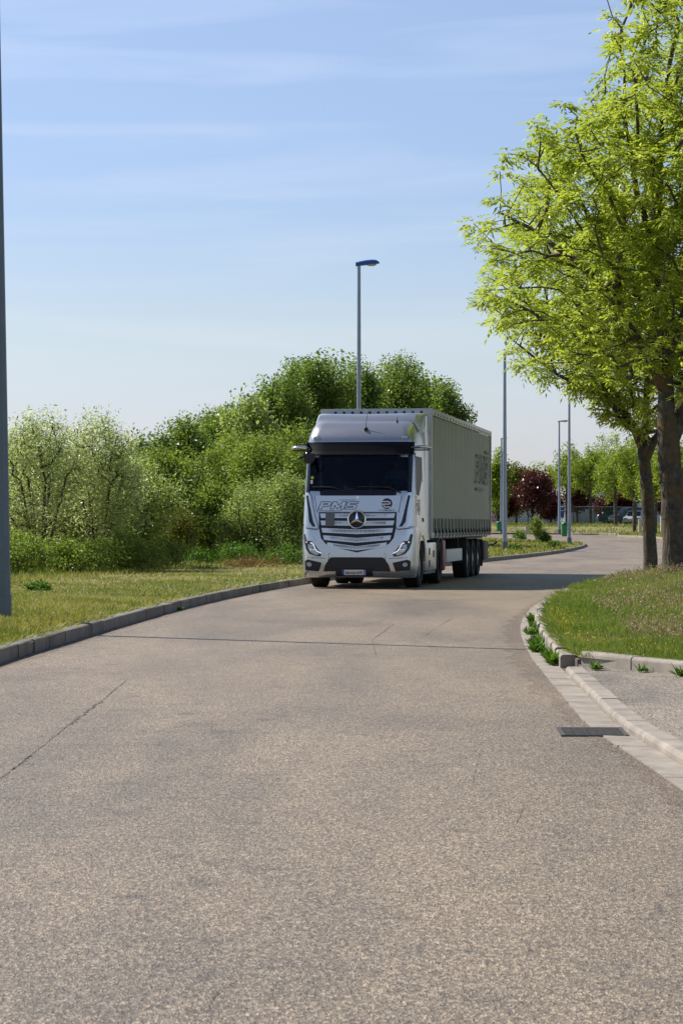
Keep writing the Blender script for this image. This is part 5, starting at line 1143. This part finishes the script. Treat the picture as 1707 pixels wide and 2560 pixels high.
limbsA = [([(1625, 1425, 0), (1622, 1330, 0), (1616, 1220, 0), (1610, 1150, 0), (1606, 1120, 0)], None, [.205, .18, .172, .168, .155]),
          ([(1606, 1120, 0), (1590, 1080, -.1), (1560, 1035, -.3), (1520, 990, -.5), (1505, 940, -.6), (1490, 870, -.6), (1470, 800, -.6), (1440, 740, -.6)], 1, [.13, .125, .115, .10, .085, .07, .05, .03]),
          ([(1505, 972, -.5), (1440, 960, -.8), (1390, 935, -1.0), (1340, 900, -1.1), (1300, 865, -1.1), (1275, 845, -1.1)], 1, [.055, .05, .045, .038, .028, .015]),
          ([(1608, 1120, 0), (1612, 1050, .3), (1616, 980, .5), (1610, 880, .6), (1600, 760, .7), (1590, 640, .7)], 1, [.10, .095, .085, .07, .05, .03]),
          ([(1610, 1135, 0), (1630, 1108, -.3), (1660, 1075, -.4), (1700, 980, -.2), (1740, 850, 0), (1770, 720, 0)], 1, [.13, .13, .12, .10, .07, .04])]
big_tree(limbsA, ZA, (p.x, zb), TA, 'slimmer ash with lichened forked trunk, left of the thickest trunk', M['l_ash'], 12, None)

# ---------------------------------------------------------------- grass, weeds, flowers
def blades(name, X, Y, Zh, h, wd, m, lean=.35, parent=None):
    n = len(X); P = np.c_[X, Y, Zh - .01]; D = np.c_[RNG.normal(0, lean, n), RNG.normal(0, lean, n), np.ones(n)]; Nn = rnd_dirs(n); Nn[:, 2] *= .2
    V, Fq = leaf_quads(P, D, Nn, h, wd); return np_mesh(name, V, Fq, m)
def ysamp(n, a, b, p=2.0):
    u = RNG.random(n)
    if abs(p - 1) < 1e-6: return a * (b / a) ** u
    q = 1 - p; return (a ** q + (b ** q - a ** q) * u) ** (1 / q)
def patchy(x, y, s): return .5 + .5 * np.sin(x * s + 1.3 * np.sin(y * s * .7)) * np.cos(y * s * .6 + .8 * np.sin(x * s * .9))
n = 120000; Y = ysamp(n, 18, 130, 1.55); fr_l = -.155 * Y - 1.0; kx = lk(Y) - .16; X = kx - RNG.random(n) ** 1.15 * np.maximum(kx - fr_l, 1.5)
d = kx - X; near_ = np.clip((40 - Y) / 16, 0, 1)
h = (.045 + .075 * patchy(X, Y, 1.1) * RNG.random(n) + .10 * near_ * RNG.random(n) + .16 * (d > 4.5) * RNG.random(n)) * np.where(d < .25, .5, 1)
Zh = left_h(X, Y); o = blades('verge_grass', X, Y, Zh, h, (.006 + .00018 * Y) * RNG.uniform(.6, 1.4, n), M['g_left'], .55); tag(o, 'short dry grass over the left verge', 'grass', kind='stuff')
# island grass further on
n = 26000; Y = ysamp(n, 86, 200, 1.2); X = lk(Y) - .2 - RNG.random(n) * 14; Zh = left_h(X, Y); o = blades('island_grass', X, Y, Zh, .07 + .16 * RNG.random(n) ** 2, .025 + .0002 * Y, M['g_left'], .5); tag(o, 'grass over the island behind the trailer', 'grass', kind='stuff')
n = 125000; Y = ysamp(n, 18.0, 82, 1.7); e_ = rv_edge(Y) ; X = e_ + .02 + RNG.random(n) ** 1.15 * np.maximum(.165 * Y + 1.2 - e_, .5); ok = (X < .165 * Y + 1.5); X, Y, e_ = X[ok], Y[ok], e_[ok]
# keep the blades behind the facing kerb
fy = np.interp(X, [2.40, 2.62, 3.2, 4.6, 6.2, 10, 30], [22.2, 21.75, 20.55, 18.6, 17.1, 15.9, 13.2]); ok = Y > fy + .16; X, Y, e_, fy = X[ok], Y[ok], e_[ok], fy[ok]
d = np.minimum(X - e_, Y - fy); n = len(X); grow_ = np.clip(d / 2.2, .12, 1)
h = (.06 + .30 * grow_ * (.25 + .75 * RNG.random(n) ** 1.4) * (.45 + .9 * patchy(X, Y, .8)) * (.6 + .7 * patchy(X + 9, Y, 2.7)))
o = blades('verge_grass', X, Y, right_h(X, Y), h, (.006 + .00016 * Y) * RNG.uniform(.6, 1.4, n), M['g_right'], .38); tag(o, 'tall uneven grass over the right verge', 'grass', kind='stuff')
# blades that spill over the kerbs
for nm_, edge_, hf_, sd_, ya, yb, cnt_, mm_, lab_ in (('kerb_grass', rv_edge, right_h, -1, 22.8, 70, 5200, M['g_right'], 'grass spilling over the right kerb'), ('kerb_grass', lk, left_h, 1, 19, 80, 5200, M['g_left'], 'grass spilling over the left kerb')):
    Yk = ysamp(cnt_, ya, yb, 1.4); cl = patchy(Yk * 2.1, Yk * .7, 1.0); okk = RNG.random(cnt_) < cl ** 1.5; Yk = Yk[okk]; k_ = len(Yk)
    Xk = edge_(Yk) - sd_ * (-.06 if sd_ < 0 else .16) * 1.0 + RNG.uniform(-.03, .05, k_); Xk = edge_(Yk) + (.04 if sd_ < 0 else -.17) + RNG.uniform(-.04, .04, k_)
    P_ = np.c_[Xk, Yk, hf_(Xk, Yk) - .01]; D_ = np.c_[sd_ * RNG.uniform(.2, 1.5, k_), RNG.normal(0, .5, k_), RNG.uniform(.35, 1, k_)]
    V, Fq = leaf_quads(P_, D_, rnd_dirs(k_), RNG.uniform(.08, .22, k_), (.007 + .00016 * Yk)); o = np_mesh(nm_, V, Fq, mm_); tag(o, lab_, 'grass', kind='stuff')
# seed heads
sel = (RNG.random(n) < .12 * patchy(X * 1.0 + 3, Y, .55) * (grow_ > .3)) ; Xs, Ys = X[sel], Y[sel]; k = len(Xs); hs = h[sel] + .06 + .12 * RNG.random(k)
P = np.c_[Xs, Ys, right_h(Xs, Ys) + hs * .8]; reps = 4; P4 = np.repeat(P, reps, axis=0) + RNG.normal(0, .012, (k * reps, 3)) + np.c_[np.zeros(k * reps), np.zeros(k * reps), np.tile(np.arange(reps) * .02, k)]
V, Fq = leaf_quads(P4, rnd_dirs(k * reps, 1.2), rnd_dirs(k * reps), np.full(k * reps, .045), .007 + .00012 * P4[:, 1]); o = np_mesh('seed_heads', V, Fq, M['g_seed']); tag(o, 'purplish seed heads over the right verge grass', 'grass', kind='stuff')
# far verge grass
n = 26000; Y = ysamp(n, 155, 262, 1.0); X = rg(Y) + .4 + RNG.random(n) ** 1.3 * 30; ok = X < .16 * Y; X, Y = X[ok], Y[ok]; X = np.where(Y > 214, 5 + RNG.random(len(X)) * 36, X); n = len(X)
o = blades('far_grass', X, Y, right_h(X, Y), .12 + .30 * RNG.random(n) ** 2, np.full(n, .07), M['g_left'], .4); tag(o, 'rough grass on the far verge below the row of trees', 'grass', kind='stuff')
# yellow flowers by the kerbs
n = 420; Y = RNG.uniform(23, 34, n); X = rv_edge(Y) + .05 + np.abs(RNG.normal(0, .22, n)); Zf = right_h(X, Y) + .05 + .08 * RNG.random(n); P = np.c_[X, Y, Zf]
n2 = 260; Y2 = 19.5 + 4.5 * RNG.random(n2); X2 = np.interp(Y2, [17.1, 18.6, 20.55, 21.75, 22.2, 30], [6.2, 4.6, 3.2, 2.62, 2.4, 2.4]) + .3 + np.abs(RNG.normal(0, .5, n2)); P2 = np.c_[X2, Y2, right_h(X2, Y2) + .05 + .08 * RNG.random(n2)]
n3 = 1000; Y3 = RNG.uniform(20, 32, n3); X3 = lk(Y3) - .2 - np.abs(RNG.normal(0, .45, n3)); P3 = np.c_[X3, Y3, left_h(X3, Y3) + .03 + .07 * RNG.random(n3)]
P = np.concatenate([P, P2, P3]); n = len(P); V, Fq = leaf_quads(P, rnd_dirs(n, .2), rnd_dirs(n, 1.0), RNG.uniform(.012, .024, n), RNG.uniform(.010, .018, n)); o = np_mesh('wildflowers', V, Fq, M['flower']); tag(o, 'tiny yellow flowers along the kerbs', 'flowers', kind='stuff')
# weeds rooted in the gutter joint on the right, each its own plant
WGp = 'weeds growing along the right kerb'
def weed(x, y, z, r, hgt, n, label, m=None):
    t = RNG.random(n); a = RNG.uniform(0, 2 * np.pi, n); D = np.c_[np.cos(a), np.sin(a), RNG.uniform(.3, 2.2, n)]; P = np.c_[r * .35 * np.clip(RNG.normal(0, 1, n), -1.2, 1.2), r * .5 * np.clip(RNG.normal(0, 1, n), -1.2, 1.2), np.zeros(n)]
    V, Fq = leaf_quads(P, D, np.c_[-np.cos(a) * .4, -np.sin(a) * .4, np.ones(n)], hgt * RNG.uniform(.35, 1.0, n), hgt * RNG.uniform(.08, .20, n)); o = np_mesh('weed', V, Fq, m or M['l_weed']); o.location = (x, y, z)
    tag(o, label, 'weed', WGp)
for y, r, hg, n, lab in [(33.2, .16, .20, 130, 'leafy gutter weed, farthest one up the right kerb'), (31.4, .15, .15, 100, 'gutter weed just short of the farthest one'), (29.6, .17, .16, 130, 'broad gutter weed beside the yellow flowers'), (28.0, .15, .17, 120, 'dense gutter weed in the middle of the line'), (26.7, .15, .16, 120, 'gutter weed before the broken kerb stones'), (25.5, .14, .15, 110, 'gutter weed beside the leaning kerb stone'), (24.5, .12, .14, 100, 'low gutter weed a step above the kerb corner'), (23.2, .13, .18, 130, 'bushy dark weed nearest the camera in the gutter')]:
    weed(float(rg(y)) + GUT - .04 + random.gauss(0, .03), y, .01, r * random.uniform(.75, 1.05), hg * random.uniform(.7, 1.2), int(n * 1.7), lab)
for x, y, hg, n, lab in [(2.36, 21.7, .13, 70, 'leafy weed at the corner where the two kerbs meet'), (2.75, 21.35, .12, 40, 'small weed at the foot of the facing kerb, second stone'), (3.02, 20.75, .16, 50, 'spindly weed against the facing kerb'), (3.38, 20.05, .10, 50, 'leafy weed at the foot of the facing kerb near the right edge')]:
    weed(x, y - .06, .055, .08, hg, n, lab)
weed(float(lk(38)) + .04, 38.0, .0, .10, .10, 60, 'small weed in the joint of the left kerb')
weed(-1.75 - .9, 40.5, .02, .05, .05, 30, 'tiny weed by the left kerb')
